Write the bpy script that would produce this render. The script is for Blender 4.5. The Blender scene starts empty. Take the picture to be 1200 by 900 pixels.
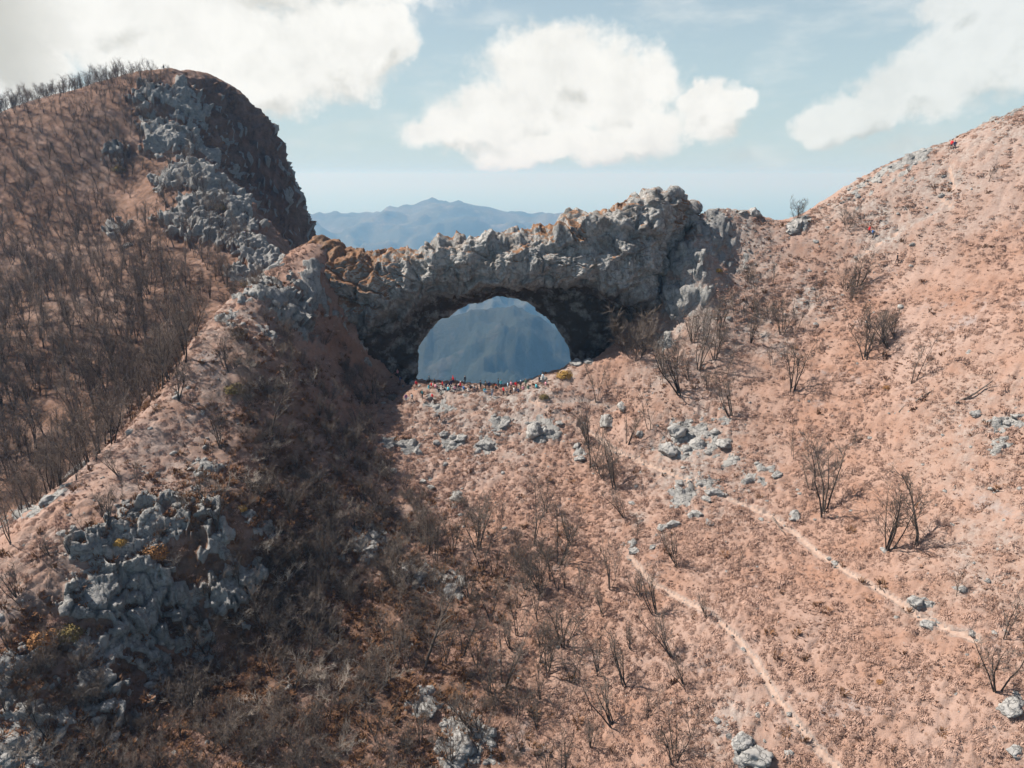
import bpy, bmesh, math, random, time
import numpy as np
from mathutils import Vector, Matrix
from mathutils.bvhtree import BVHTree
T0 = time.time()
R = math.radians
S = bpy.context.scene
COL = S.collection
rng = np.random.default_rng(7)
random.seed(7)

# ------------------------------------------------------------------ camera
PITCH = R(16.0); FPX = 857.0
cam_d = bpy.data.cameras.new('camera'); cam = bpy.data.objects.new('camera', cam_d); COL.objects.link(cam)
cam_d.sensor_width = 36; cam_d.lens = 36 * FPX / 1200; cam_d.clip_start = 0.5; cam_d.clip_end = 200000
cam.location = (0, 0, 0); cam.rotation_euler = (R(90) - PITCH, 0, 0)
S.camera = cam

# ------------------------------------------------------------------ light
SUN_DIR = Vector((0.640, -0.170, -0.750)).normalized()      # the way the light travels
sun_el = math.asin(-SUN_DIR.z); sun_az = math.atan2(-SUN_DIR.x, -SUN_DIR.y)
sun_d = bpy.data.lights.new('sun', 'SUN'); sun = bpy.data.objects.new('sun', sun_d); COL.objects.link(sun)
sun_d.energy = 5.0; sun_d.angle = R(0.53); sun_d.color = (1.0, 0.95, 0.88)
sun.rotation_euler = SUN_DIR.to_track_quat('-Z', 'Y').to_euler()
S.view_settings.view_transform = 'Standard'; S.view_settings.look = 'None'
S.view_settings.exposure = 0.86; S.view_settings.gamma = 1.0; S.view_settings.use_curve_mapping = False
S.cycles.volume_bounces = 1

def ray(px, py):
    u = (px - 600) / FPX; v = (450 - py) / FPX
    return Vector((u, math.cos(PITCH) + v * math.sin(PITCH), -math.sin(PITCH) + v * math.cos(PITCH)))
def at(px, py, Y):
    r = ray(px, py); return r * (Y / r.y)
def proj(P):
    P = np.asarray(P, float); c, s = math.cos(PITCH), math.sin(PITCH)
    f = P[..., 1] * c - P[..., 2] * s; up = P[..., 1] * s + P[..., 2] * c
    f = np.maximum(f, 1e-3)
    return 600 + FPX * P[..., 0] / f, 450 - FPX * up / f

class NT:
    def __init__(s, tree): s.t = tree; s.n = tree.nodes; s.l = tree.links
    def node(s, typ, **kw):
        n = s.n.new(typ)
        for k, v in kw.items(): setattr(n, k, v)
        return n
    def put(s, sock, v):
        if isinstance(v, bpy.types.NodeSocket): s.l.new(v, sock)
        elif v is not None: sock.default_value = v
    def m(s, op, a, b=None, c=None, clamp=False):
        n = s.node('ShaderNodeMath', operation=op, use_clamp=clamp)
        s.put(n.inputs[0], a)
        if b is not None: s.put(n.inputs[1], b)
        if c is not None: s.put(n.inputs[2], c)
        return n.outputs[0]
    def ramp01(s, v, lo, hi, smooth=True):
        n = s.node('ShaderNodeMapRange', interpolation_type='SMOOTHSTEP' if smooth else 'LINEAR')
        s.put(n.inputs[0], v); n.inputs[1].default_value = lo; n.inputs[2].default_value = hi
        return n.outputs[0]
    def mix(s, f, a, b, mode='MIX'):
        n = s.node('ShaderNodeMix', data_type='RGBA', blend_type=mode)
        s.put(n.inputs[0], f); 
        for i, v in ((6, a), (7, b)):
            s.put(n.inputs[i], v if isinstance(v, bpy.types.NodeSocket) else (*v[:3], 1))
        return n.outputs[2]
    def noise(s, vec, scale, detail=4, rough=0.55, dist=0.0, typ='FBM'):
        n = s.node('ShaderNodeTexNoise'); s.put(n.inputs['Vector'], vec)
        n.inputs['Scale'].default_value = scale; n.inputs['Detail'].default_value = detail
        n.inputs['Roughness'].default_value = rough; n.inputs['Distortion'].default_value = dist
        return n.outputs['Fac']
    def xyz(s, x, y, z):
        n = s.node('ShaderNodeCombineXYZ'); s.put(n.inputs[0], x); s.put(n.inputs[1], y); s.put(n.inputs[2], z); return n.outputs[0]

# ------------------------------------------------------------------ sky with cumulus (by direction)
W = bpy.data.worlds.new('World'); S.world = W; W.use_nodes = True
w = NT(W.node_tree); w.n.clear()
SKY_STRENGTH = 0.11
sky = w.node('ShaderNodeTexSky', sky_type='NISHITA'); sky.sun_disc = False
sky.sun_elevation = sun_el; sky.sun_rotation = sun_az
sky.altitude = 1200; sky.air_density = 1.0; sky.dust_density = 2.6; sky.ozone_density = 1.4
geo = w.node('ShaderNodeTexCoord'); sep = w.node('ShaderNodeSeparateXYZ'); w.l.new(geo.outputs['Generated'], sep.inputs[0])
az = w.m('ARCTAN2', sep.outputs[0], sep.outputs[1]); el = w.m('ARCSINE', sep.outputs[2])
azd = w.m('MULTIPLY', az, 57.2958); eld = w.m('MULTIPLY', el, 57.2958)
def azel(px, py):
    r = ray(px, py).normalized(); return math.degrees(math.atan2(r.x, r.y)), math.degrees(math.asin(r.z))
BLOBS = [  # px, py, radius x, radius y, of the cumulus as they stand in the sky
    (250, 55, 165, 75), (390, 60, 95, 62), (150, 10, 150, 50), (300, 95, 100, 52), (440, 50, 55, 50), (300, -30, 260, 60),
    (30, 60, 75, 95), (-60, 40, 120, 110),
    (655, 85, 100, 62), (600, 130, 90, 45), (560, 150, 95, 26), (720, 110, 80, 55), (700, 165, 110, 30), (620, 175, 70, 22), (745, 150, 70, 35), (650, 55, 45, 30),
    (835, 135, 42, 40), (860, 118, 26, 20), (815, 120, 26, 24),
    (960, 135, 38, 32), (1010, 120, 62, 34), (1080, 100, 80, 38), (1150, 60, 95, 55), (1200, 30, 90, 75), (1130, 5, 60, 40), (1250, 60, 100, 60),
    (30, 20, 120, 60)]
g = bpy.data.node_groups.new('cloud_field', 'ShaderNodeTree')
g.interface.new_socket('Vector', in_out='INPUT', socket_type='NodeSocketVector')
g.interface.new_socket('Field', in_out='OUTPUT', socket_type='NodeSocketFloat')
q = NT(g); gi = q.node('NodeGroupInput'); go = q.node('NodeGroupOutput')
def warp(vec, sc, amt):
    n = q.node('ShaderNodeTexNoise'); n.inputs['Scale'].default_value = sc; n.inputs['Detail'].default_value = 5; n.inputs['Roughness'].default_value = .55
    q.l.new(vec, n.inputs['Vector'])
    a = q.node('ShaderNodeVectorMath', operation='SUBTRACT'); q.l.new(n.outputs['Color'], a.inputs[0]); a.inputs[1].default_value = (.5, .5, .5)
    b = q.node('ShaderNodeVectorMath', operation='SCALE'); q.l.new(a.outputs[0], b.inputs[0]); b.inputs['Scale'].default_value = amt
    c = q.node('ShaderNodeVectorMath', operation='ADD'); q.l.new(vec, c.inputs[0]); q.l.new(b.outputs[0], c.inputs[1]); return c.outputs[0]
wv = warp(warp(gi.outputs[0], .12, 5.0), .5, 2.2)
sp = q.node('ShaderNodeSeparateXYZ'); q.l.new(wv, sp.inputs[0])
tot = None
for (px, py, rx, ry) in BLOBS:
    a0, e0 = azel(px, py); a1, _ = azel(px + rx, py); _, e1 = azel(px, py - ry)
    ra = abs(a1 - a0); re = abs(e1 - e0)
    dx = q.m('MULTIPLY', q.m('SUBTRACT', sp.outputs[0], a0), 1 / ra); dy = q.m('MULTIPLY', q.m('SUBTRACT', sp.outputs[1], e0), 1 / re)
    d = q.m('SUBTRACT', 1.0, q.m('SQRT', q.m('ADD', q.m('MULTIPLY', dx, dx), q.m('MULTIPLY', dy, dy))))
    tot = d if tot is None else q.m('SMOOTH_MAX', tot, d, 0.10)
# the rest of the sky carries the same kind of scattered cumulus
far = q.noise(gi.outputs[0], .05, 3, .5)
out_az = q.m('ABSOLUTE', sp.outputs[0]); away = q.m('MAXIMUM', q.ramp01(out_az, 42, 55), q.ramp01(sp.outputs[1], 18, 28))
gen = q.m('ADD', q.m('MULTIPLY', q.m('SUBTRACT', far, .63), 3.0), q.m('MULTIPLY', q.m('SUBTRACT', away, 1), 4.0))
tot = q.m('MAXIMUM', tot, gen)
fine = q.noise(gi.outputs[0], .45, 8, .62)
tot = q.m('ADD', tot, q.m('MULTIPLY', q.m('SUBTRACT', fine, .5), .85))
q.l.new(tot, go.inputs[0])
def field(vec):
    n = w.node('ShaderNodeGroup'); n.node_tree = g; w.l.new(vec, n.inputs[0]); return n.outputs[0]
f0 = field(w.xyz(azd, eld, 0.0)); f1 = field(w.xyz(w.m('SUBTRACT', azd, .7), w.m('ADD', eld, 1.5), 0.0))
mask = w.m('MULTIPLY', w.ramp01(f0, -.14, .32), w.m('SUBTRACT', 1.0, w.m('MULTIPLY', w.ramp01(azd, 14, 22), .28)))
wisp = w.noise(w.xyz(w.m('MULTIPLY', azd, .35), eld, 3.0), .35, 6, .6)
mask2 = w.m('MULTIPLY', w.ramp01(wisp, .46, .80), .45)
mask = w.m('MAXIMUM', mask, mask2)
under = w.ramp01(w.m('SUBTRACT', f1, f0), .12, .8)
left_bank = w.m('MULTIPLY', w.ramp01(azd, -27.5, -33), w.ramp01(f0, .1, .5))
shade = w.m('MAXIMUM', w.m('MULTIPLY', under, w.m('ADD', .25, w.m('MULTIPLY', w.ramp01(w.noise(w.xyz(azd, eld, 9.0), .2, 5, .6), .30, .7), .6))), w.m('MULTIPLY', left_bank, .75), clamp=True)
bil = w.m('ADD', w.m('MULTIPLY', w.ramp01(w.noise(w.xyz(azd, eld, 5.0), .42, 7, .62), .42, .66), .55), w.m('MULTIPLY', w.ramp01(w.noise(w.xyz(azd, eld, 2.0), .13, 5, .6), .45, .65), .45))
ccol = w.mix(w.m('MULTIPLY', bil, .65), (1.04, 1.04, 1.0), (.84, .845, .81)); ccol = w.mix(shade, ccol, (.56, .56, .51))
skyc = w.mix(1.0, sky.outputs[0], (SKY_STRENGTH,) * 3, 'MULTIPLY')
hz = w.ramp01(eld, 30, 2)   # pale turquoise low air
skyc = w.mix(w.m('MULTIPLY', hz, .80), skyc, (.60, .76, .80))
skyc = w.mix(w.m('MULTIPLY', w.ramp01(eld, 5, -.5), .6), skyc, (.66, .79, .79))   # low haze band over the sea
skyc = w.mix(mask, skyc, ccol)
bg = w.node('ShaderNodeBackground'); w.l.new(skyc, bg.inputs[0]); bg.inputs[1].default_value = 0.52   # the sky texture above carries 0.11: 0.066 in all
wo = w.node('ShaderNodeOutputWorld'); w.l.new(bg.outputs[0], wo.inputs[0])

# ------------------------------------------------------------------ helpers
def tag(o, label=None, cat=None, group=None, kind=None):
    if label: o['label'] = label
    if cat: o['category'] = cat
    if group: o['group'] = group
    if kind: o['kind'] = kind
    return o
def mesh_np(name, V, F, mats, smooth=True, attrs=None):
    me = bpy.data.meshes.new(name); V = np.ascontiguousarray(V, np.float32); F = np.asarray(F, np.int32); k = F.shape[1]
    me.vertices.add(len(V)); me.vertices.foreach_set('co', V.ravel())
    me.loops.add(F.size); me.loops.foreach_set('vertex_index', F.ravel())
    me.polygons.add(len(F)); me.polygons.foreach_set('loop_start', np.arange(0, F.size, k, dtype=np.int32))
    me.polygons.foreach_set('loop_total', np.full(len(F), k, np.int32))
    me.polygons.foreach_set('use_smooth', np.full(len(F), smooth))
    me.update(calc_edges=True)
    for nm, A in (attrs or {}).items():
        a = me.color_attributes.new(nm, 'FLOAT_COLOR', 'POINT'); c = np.ones((len(V), 4), np.float32); c[:, :A.shape[1]] = A
        a.data.foreach_set('color', c.ravel())
    for m in (mats if isinstance(mats, (list, tuple)) else [mats]): me.materials.append(m)
    return me
def link(name, me, parent=None, loc=None):
    o = bpy.data.objects.new(name, me); COL.objects.link(o)
    if parent is not None: o.parent = parent
    if loc is not None: o.location = loc
    return o
def compact(V, F, attrs):
    used = np.unique(F); remap = np.full(len(V), -1, np.int64); remap[used] = np.arange(len(used))
    return V[used], remap[F], {k: a[used] for k, a in attrs.items()}

M1 = np.uint32(0x9E3779B1); M2 = np.uint32(0x85EBCA77); M3 = np.uint32(0xC2B2AE3D)
def hsh(ix, iy, iz, seed):
    with np.errstate(over='ignore'):
        h = ix.astype(np.uint32) * M1 + iy.astype(np.uint32) * M2 + iz.astype(np.uint32) * M3 + np.uint32(seed * 2654435 + 12345)
        h ^= h >> np.uint32(15); h *= np.uint32(0x2C1B3C6D); h ^= h >> np.uint32(12); h *= np.uint32(0x297A2D39); h ^= h >> np.uint32(15)
    return h
def perlin(P, seed=0):
    P = np.asarray(P, np.float32); I = np.floor(P).astype(np.int64); Fr = P - I; U = Fr * Fr * Fr * (Fr * (Fr * 6 - 15) + 10)
    out = 0
    for dx in (0, 1):
        for dy in (0, 1):
            for dz in (0, 1):
                h = hsh(I[:, 0] + dx, I[:, 1] + dy, I[:, 2] + dz, seed)
                gx = (h & np.uint32(1023)).astype(np.float32) / 511.5 - 1; gy = ((h >> np.uint32(10)) & np.uint32(1023)).astype(np.float32) / 511.5 - 1
                gz = ((h >> np.uint32(20)) & np.uint32(1023)).astype(np.float32) / 511.5 - 1
                d = gx * (Fr[:, 0] - dx) + gy * (Fr[:, 1] - dy) + gz * (Fr[:, 2] - dz)
                wt = (U[:, 0] if dx else 1 - U[:, 0]) * (U[:, 1] if dy else 1 - U[:, 1]) * (U[:, 2] if dz else 1 - U[:, 2])
                out = out + wt * d
    return out * 1.2
def fbm(P, sc, octv=4, seed=0, gain=.5, ridge=False):
    out = 0; a = 1.0; P = np.asarray(P, np.float32) / sc
    for i in range(octv):
        n = perlin(P + 17.3 * i, seed + i)
        if ridge: n = 1 - 2 * np.abs(n)*1.4
        out = out + a * n; a *= gain; P = P * 2.03
    return out
def worley(P, sc, seed=0, dims=3):
    P = np.asarray(P, np.float32) / sc; I = np.floor(P).astype(np.int64); f1 = np.full(len(P), 9., np.float32); f2 = f1.copy(); idv = np.zeros(len(P), np.float32); tl = np.zeros(len(P), np.float32)
    rz = (-1, 0, 1) if dims == 3 else (0,)
    for dx in (-1, 0, 1):
        for dy in (-1, 0, 1):
            for dz in rz:
                J = I + (dx, dy, dz); h = hsh(J[:, 0], J[:, 1], J[:, 2] if dims == 3 else J[:, 2] * 0, seed)
                ox = (h & np.uint32(1023)).astype(np.float32) / 1023; oy = ((h >> np.uint32(10)) & np.uint32(1023)).astype(np.float32) / 1023
                oz = ((h >> np.uint32(20)) & np.uint32(1023)).astype(np.float32) / 1023
                d = (J[:, 0] + ox - P[:, 0]) ** 2 + (J[:, 1] + oy - P[:, 1]) ** 2
                if dims == 3: d = d + (J[:, 2] + oz - P[:, 2]) ** 2
                c = d < f1
                g1 = ((h >> np.uint32(3)) & np.uint32(255)).astype(np.float32) / 127.5 - 1; g2_ = ((h >> np.uint32(13)) & np.uint32(255)).astype(np.float32) / 127.5 - 1; g3 = ((h >> np.uint32(22)) & np.uint32(255)).astype(np.float32) / 127.5 - 1
                tl = np.where(c, (P[:, 0] - J[:, 0] - ox) * g1 + (P[:, 1] - J[:, 1] - oy) * g2_ + ((P[:, 2] - J[:, 2] - oz) * g3 if dims == 3 else 0), tl)
                f2 = np.where(c, f1, np.minimum(f2, d)); idv = np.where(c, (h >> np.uint32(7) & np.uint32(255)).astype(np.float32) / 255, idv); f1 = np.minimum(f1, d)
    worley.tilt = tl
    return np.sqrt(f1), np.sqrt(f2), idv
def sstep(x, a, b):
    t = np.clip((x - a) / (b - a), 0, 1); return t * t * (3 - 2 * t)
def crag(P, seed=0):
    """broken limestone relief, about -1..1: tilted blocks with open joints"""
    Q = P + np.stack([fbm(P, 4, 2, seed + 31), fbm(P, 4, 2, seed + 41), fbm(P, 4, 2, seed + 51)], 1) * 1.6
    Q = Q * np.array([.8, .9, 1.35], np.float32)
    a1, a2, ia = worley(Q, 4.2, seed); ta = worley.tilt; b1, b2, ib = worley(Q, 1.35, seed + 3); tb = worley.tilt
    e1 = sstep(a2 - a1, 0, .12); big = (ia - .35) * .8 * e1 + .45 * e1 + 1.5 * ta * e1 + .6 * fbm(P, 5.0, 2, seed + 19)
    e2 = sstep(b2 - b1, 0, .16); sm = (ib - .35) * .22 * e2 + .12 * e2 + .36 * tb * e2
    return big + sm + .16 * fbm(P, .9, 3, seed + 9, .5, True)

# ------------------------------------------------------------------ materials
def material(name, rough=.95):
    m = bpy.data.materials.new(name); m.use_nodes = True; t = NT(m.node_tree); b = t.n['Principled BSDF']
    b.inputs['Roughness'].default_value = rough; b.inputs['Specular IOR Level'].default_value = .15
    return m, t, b
def bump(t, b, h, strength, dist):
    n = t.node('ShaderNodeBump'); n.inputs['Strength'].default_value = strength; n.inputs['Distance'].default_value = dist
    t.put(n.inputs['Height'], h); t.l.new(n.outputs[0], b.inputs['Normal'])
def rock_colour(t, vec):
    big = t.noise(vec, .16, 4, .6); mid = t.noise(vec, .9, 6, .65); fin = t.noise(vec, 5.0, 5, .7)
    c = t.mix(t.ramp01(big, .35, .68), (.37, .355, .335), (.49, .465, .43))
    c = t.mix(t.ramp01(mid, .50, .75), c, (.15, .15, .165))
    c = t.mix(t.m('MULTIPLY', t.ramp01(fin, .52, .75), .6), c, (.62, .61, .58))
    v = t.node('ShaderNodeTexVoronoi', feature='DISTANCE_TO_EDGE'); v.inputs['Scale'].default_value = .8
    wn = t.node('ShaderNodeTexNoise'); wn.inputs['Scale'].default_value = .7; wn.inputs['Detail'].default_value = 6; t.l.new(vec, wn.inputs['Vector'])
    wa = t.node('ShaderNodeVectorMath', operation='MULTIPLY_ADD'); t.l.new(wn.outputs['Color'], wa.inputs[0]); wa.inputs[1].default_value = (3, 3, 3); t.l.new(vec, wa.inputs[2])
    t.l.new(wa.outputs[0], v.inputs['Vector'])
    crack = t.ramp01(v.outputs['Distance'], .07, .0)
    c = t.mix(t.m('MULTIPLY', crack, .32), c, (.10, .095, .09))
    h = t.m('ADD', t.m('ADD', t.m('MULTIPLY', mid, .6), t.m('MULTIPLY', fin, .35)), t.m('MULTIPLY', crack, -.4))
    return c, h
def grass_colour(t, vec):
    big = t.noise(vec, .035, 4, .55); mid = t.noise(vec, .22, 5, .6); fin = t.noise(vec, 1.7, 5, .7); tiny = t.noise(vec, 7, 4, .7)
    c = t.mix(t.ramp01(mid, .36, .64), (.54, .345, .265), (.47, .27, .19))
    c = t.mix(t.m('MULTIPLY', t.ramp01(big, .48, .66), .55), c, (.56, .42, .36))
    c = t.mix(t.m('MULTIPLY', t.ramp01(fin, .52, .70), .65), c, (.24, .125, .07))
    c = t.mix(t.m('MULTIPLY', t.ramp01(tiny, .55, .75), .45), c, (.60, .42, .32))
    c = t.mix(t.m('MULTIPLY', t.ramp01(t.noise(vec, .12, 6, .75), .57, .68), .6), c, (.45, .40, .39))
    return c, t.m('ADD', t.m('MULTIPLY', fin, .6), t.m('MULTIPLY', tiny, .5))
def dim(t, c, k): return t.mix(1.0, c, (k, k, k), 'MULTIPLY')
def ground_material(name):
    m, t, b = material(name)
    tc = t.node('ShaderNodeTexCoord'); vec = tc.outputs['Object']
    at_ = t.node('ShaderNodeAttribute', attribute_name='mask'); sp = t.node('ShaderNodeSeparateColor'); t.l.new(at_.outputs['Color'], sp.inputs[0])
    rc, rh = rock_colour(t, vec); gc, gh = grass_colour(t, vec)
    # g: pale trodden earth and scree, b: dark brown leaf litter and heath, with some shade painted in
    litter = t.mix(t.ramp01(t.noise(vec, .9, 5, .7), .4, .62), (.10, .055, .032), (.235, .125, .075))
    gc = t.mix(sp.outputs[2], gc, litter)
    scree = t.mix(t.ramp01(t.noise(vec, 2.2, 5, .75), .4, .62), (.36, .30, .27), (.58, .53, .48))
    gc = t.mix(sp.outputs[1], gc, scree)
    c = t.mix(t.ramp01(sp.outputs[0], .42, .58), dim(t, gc, .57), dim(t, rc, .62))
    t.l.new(c, b.inputs['Base Color'])
    bump(t, b, t.m('ADD', t.m('MULTIPLY', rh, t.ramp01(sp.outputs[0], .42, .58)), gh), .9, .22)
    return m
MAT_GROUND = ground_material('mountain_grass_and_limestone')
def path_material():
    m, t, b = material('trodden_earth'); tc = t.node('ShaderNodeTexCoord'); vec = tc.outputs['Object']
    n = t.noise(vec, 1.6, 5, .7)
    t.l.new(t.mix(t.ramp01(n, .35, .65), (.30, .205, .16), (.36, .265, .215)), b.inputs['Base Color'])
    bump(t, b, t.noise(vec, 5, 4, .7), .6, .08); return m
MAT_PATH = path_material()
def rock_material(name, dark=1.0, grass=True):
    m, t, b = material(name); tc = t.node('ShaderNodeTexCoord'); vec = tc.outputs['Object']
    c, h = rock_colour(t, vec)
    if grass:   # dead grass and heath lodged on the ledges
        ge = t.node('ShaderNodeNewGeometry'); sz = t.node('ShaderNodeSeparateXYZ'); t.l.new(ge.outputs['Normal'], sz.inputs[0])
        at_ = t.node('ShaderNodeAttribute', attribute_name='mask'); sp = t.node('ShaderNodeSeparateColor'); t.l.new(at_.outputs['Color'], sp.inputs[0])
        n = t.noise(vec, .45, 6, .7)
        k = t.m('ADD', t.m('ADD', t.m('MULTIPLY', sz.outputs[2], .55), n), t.m('MULTIPLY', sp.outputs[0], .55))
        gcol = t.mix(t.ramp01(t.noise(vec, 1.5, 5, .7), .4, .62), (.36, .20, .115), (.23, .125, .07))
        c = t.mix(t.ramp01(k, .98, 1.12), c, gcol)
        stain = t.m('MULTIPLY', t.ramp01(t.noise(t.xyz(sp.outputs[2], 0, 0), 1, 1), 2, 3), 0)
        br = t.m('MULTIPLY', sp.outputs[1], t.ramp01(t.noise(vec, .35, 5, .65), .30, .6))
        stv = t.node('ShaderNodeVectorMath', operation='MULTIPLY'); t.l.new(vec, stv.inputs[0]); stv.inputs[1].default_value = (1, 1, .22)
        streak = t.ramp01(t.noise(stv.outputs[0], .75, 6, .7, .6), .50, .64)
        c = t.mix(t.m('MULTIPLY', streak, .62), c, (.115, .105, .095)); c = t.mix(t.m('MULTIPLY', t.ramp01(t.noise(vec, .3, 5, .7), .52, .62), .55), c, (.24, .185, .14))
        c = t.mix(t.m('MULTIPLY', br, 1.25, clamp=True), c, (.085, .062, .046))  # dark brown rock tone with painted shade in it
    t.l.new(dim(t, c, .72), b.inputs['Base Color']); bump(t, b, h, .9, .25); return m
MAT_ARCH = rock_material('limestone_with_dead_grass'); MAT_ROCK = rock_material('bare_limestone', grass=False)
def bark_material(name, a, bcol):
    m, t, b = material(name, .9); tc = t.node('ShaderNodeTexCoord')
    oi = t.node('ShaderNodeObjectInfo')
    c = t.mix(t.ramp01(t.noise(tc.outputs['Object'], 3, 3), .35, .65), a, bcol)
    hsv = t.node('ShaderNodeHueSaturation'); t.l.new(c, hsv.inputs['Color']); t.l.new(t.m('ADD', t.m('MULTIPLY', oi.outputs['Random'], .7), .65), hsv.inputs['Value'])
    t.l.new(hsv.outputs[0], b.inputs['Base Color']); return m
MAT_BARK = bark_material('dark_beech_bark', (.04, .03, .024), (.085, .066, .053))
MAT_TWIG = bark_material('bare_twigs', (.10, .078, .064), (.17, .135, .11))
MAT_TWIGW = bark_material('wood_twigs', (.105, .078, .062), (.17, .13, .105))
MAT_TWIGP = bark_material('pale_dry_twigs', (.25, .21, .175), (.36, .31, .26))
MAT_DEAD = bark_material('dead_wood', (.07, .055, .045), (.17, .14, .12))
def plain(name, col, rough=.9, var=.25):
    m, t, b = material(name, rough); tc = t.node('ShaderNodeTexCoord'); n = t.noise(tc.outputs['Object'], 9, 3)
    t.l.new(t.mix(n, tuple(c * (1 - var) for c in col), tuple(min(1, c * (1 + var)) for c in col)), b.inputs['Base Color']); return m

# ------------------------------------------------------------------ terrain height from surveyed points (photo x, photo y, distance)
PTS = [ # arch floor and saddle
 (491,446,141),(545,453,137),(600,456,134.5),(640,441,134),(665,430,134.5),(720,409,136),(775,394,134),
 (600,560,113),(600,680,92),(600,790,79),(600,900,68),(520,500,126),(700,500,123),
 # right slope
 (850,560,105),(850,700,82),(850,900,62),(1000,560,98),(1000,700,78),(1000,900,59),(1000,400,120),(850,400,128),(850,300,143),(800,330,137),(818,288,142),(788,372,136),
 (1000,300,136),(1100,300,126),(1200,300,117),(1100,450,103),(1200,450,95),(1200,600,79),(1200,750,66),(1200,900,55),
 (830,252,147),(880,250,149),(930,258,151),(960,240,150),(1000,218,149),(1050,193,146),(1116,176,142),(1200,127,140),(760,470,122),(780,600,100),
 # spur right flank and gully
 (450,458,142),(400,440,132),(350,450,117),(300,420,115.5),(300,500,106.5),(400,500,118),(400,560,107.5),(400,700,89),(500,700,90),(300,700,85),
 (250,600,89),(200,780,77),(400,900,66),(200,900,64),(0,900,60),(0,780,68),(100,850,66),(100,740,74),(500,600,106),
 (340,560,103),(300,620,91),(180,690,81),
 # spur crest and its lit back
 (385,290,149),(340,318,141),(300,340,130),(240,400,118),(180,480,105),(100,560,93),(0,650,81),(250,480,108),(200,560,95),(100,640,81),(330,390,126),
 # wooded hill
 (0,600,110),(100,500,126),(200,400,150),(0,400,152),(100,300,192),(250,300,188),(0,200,222),(0,137,242),(50,118,250),(200,82,272),(100,103,258),
 (200,150,246),(240,200,226),(280,260,208),(318,310,190),(150,220,225),
 (250,98,280),(290,131,286),(335,200,287),(348,250,287),(352,292,287),(268,200,262),(296,205,277),(300,262,258)]
CW = [tuple(at(*p)) for p in PTS]
CW += [(-122,285,31),(-132,300,26),(-86,250,-13),(-55,285,-75),(-58,250,-60),(-48,215,-46),(-40,330,-110),(-75,330,-60),(-110,330,-5),(-150,330,-20),(-190,280,0),(-210,200,-25),
       (-15,145,-43.5),(0,144,-43),(12,143,-42),(-20,160,-55),(20,160,-52),(0,185,-88),(60,175,-28),(100,165,-8),(150,165,10),(150,120,18),(150,70,-8),(60,210,-75),(120,210,-50),
       (-45,165,-34),(-30,190,-75),(-90,85,-62),(-130,110,-66),(-75,60,-58),(-100,40,-72),(80,40,-40),(0,40,-82),(40,40,-70),(-40,40,-80),
       (-72,98,-50),(-66,112,-46),(-160,160,-45),(-62,140,-36),(-40,260,-95),(30,260,-120),(120,30,-25),(-220,330,-30),(0,330,-150),(100,330,-120),(200,250,-60)]
CW = np.array(CW, float)
CC = CW[:, :2] / 100.
def tps(r2): return np.where(r2 > 1e-12, r2 * np.log(r2 + 1e-12), 0)
n_ = len(CC); Kk = tps(((CC[:, None] - CC[None]) ** 2).sum(-1)) + np.eye(n_) * 2e-4
Pm = np.c_[np.ones(n_), CC]; A_ = np.block([[Kk, Pm], [Pm.T, np.zeros((3, 3))]])
sol = np.linalg.solve(A_, np.r_[CW[:, 2], 0, 0, 0])
def Hbase(x, y):
    sh = np.shape(x); X = np.c_[np.ravel(x), np.ravel(y)] / 100.; out = sol[n_] + X @ sol[n_ + 1:]
    for i in range(n_): out += sol[i] * tps((X[:, 0] - CC[i, 0]) ** 2 + (X[:, 1] - CC[i, 1]) ** 2)
    return out.reshape(sh)

NA, NR = 900, 640
azs = np.radians(np.linspace(-51, 50, NA)); rs = 36 * (400 / 36) ** np.linspace(0, 1, NR)
AZ, RR = np.meshgrid(azs, rs); X = RR * np.sin(AZ); Y = RR * np.cos(AZ)
# base heights on a coarse lattice, then refined
H = Hbase(X[::4, ::4], Y[::4, ::4])
def upsample(C, n0, n1):
    i = np.linspace(0, C.shape[0] - 1, n0); j = np.linspace(0, C.shape[1] - 1, n1); i0 = np.clip(i.astype(int), 0, C.shape[0] - 2); j0 = np.clip(j.astype(int), 0, C.shape[1] - 2)
    fi = (i - i0)[:, None]; fj = (j - j0)[None]
    return (C[i0][:, j0] * (1 - fi) + C[i0 + 1][:, j0] * fi) * (1 - fj) + (C[i0][:, j0 + 1] * (1 - fi) + C[i0 + 1][:, j0 + 1] * fi) * fj
ai = np.arange(0, NR, 4); aj = np.arange(0, NA, 4)
def lat(C):
    i = np.arange(NR) / 4.; j = np.arange(NA) / 4.; i0 = np.minimum(i.astype(int), C.shape[0] - 2); j0 = np.minimum(j.astype(int), C.shape[1] - 2)
    fi = (i - i0)[:, None]; fj = (j - j0)[None]
    return (C[i0][:, j0] * (1 - fi) + C[i0 + 1][:, j0] * fi) * (1 - fj) + (C[i0][:, j0 + 1] * (1 - fi) + C[i0 + 1][:, j0 + 1] * fi) * fj
H = lat(H)
P0 = np.stack([X, Y, H], -1)
du = np.gradient(P0, axis=0); dv = np.gradient(P0, axis=1); N0 = np.cross(dv, du); N0 /= np.linalg.norm(N0, axis=-1, keepdims=True) + 1e-9
N0 *= np.sign(N0[..., 2:3] + 1e-9)
Pf = P0.reshape(-1, 3); Nf = N0.reshape(-1, 3)
PX, PY = proj(Pf)
print('base terrain', round(time.time() - T0, 1))

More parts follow.
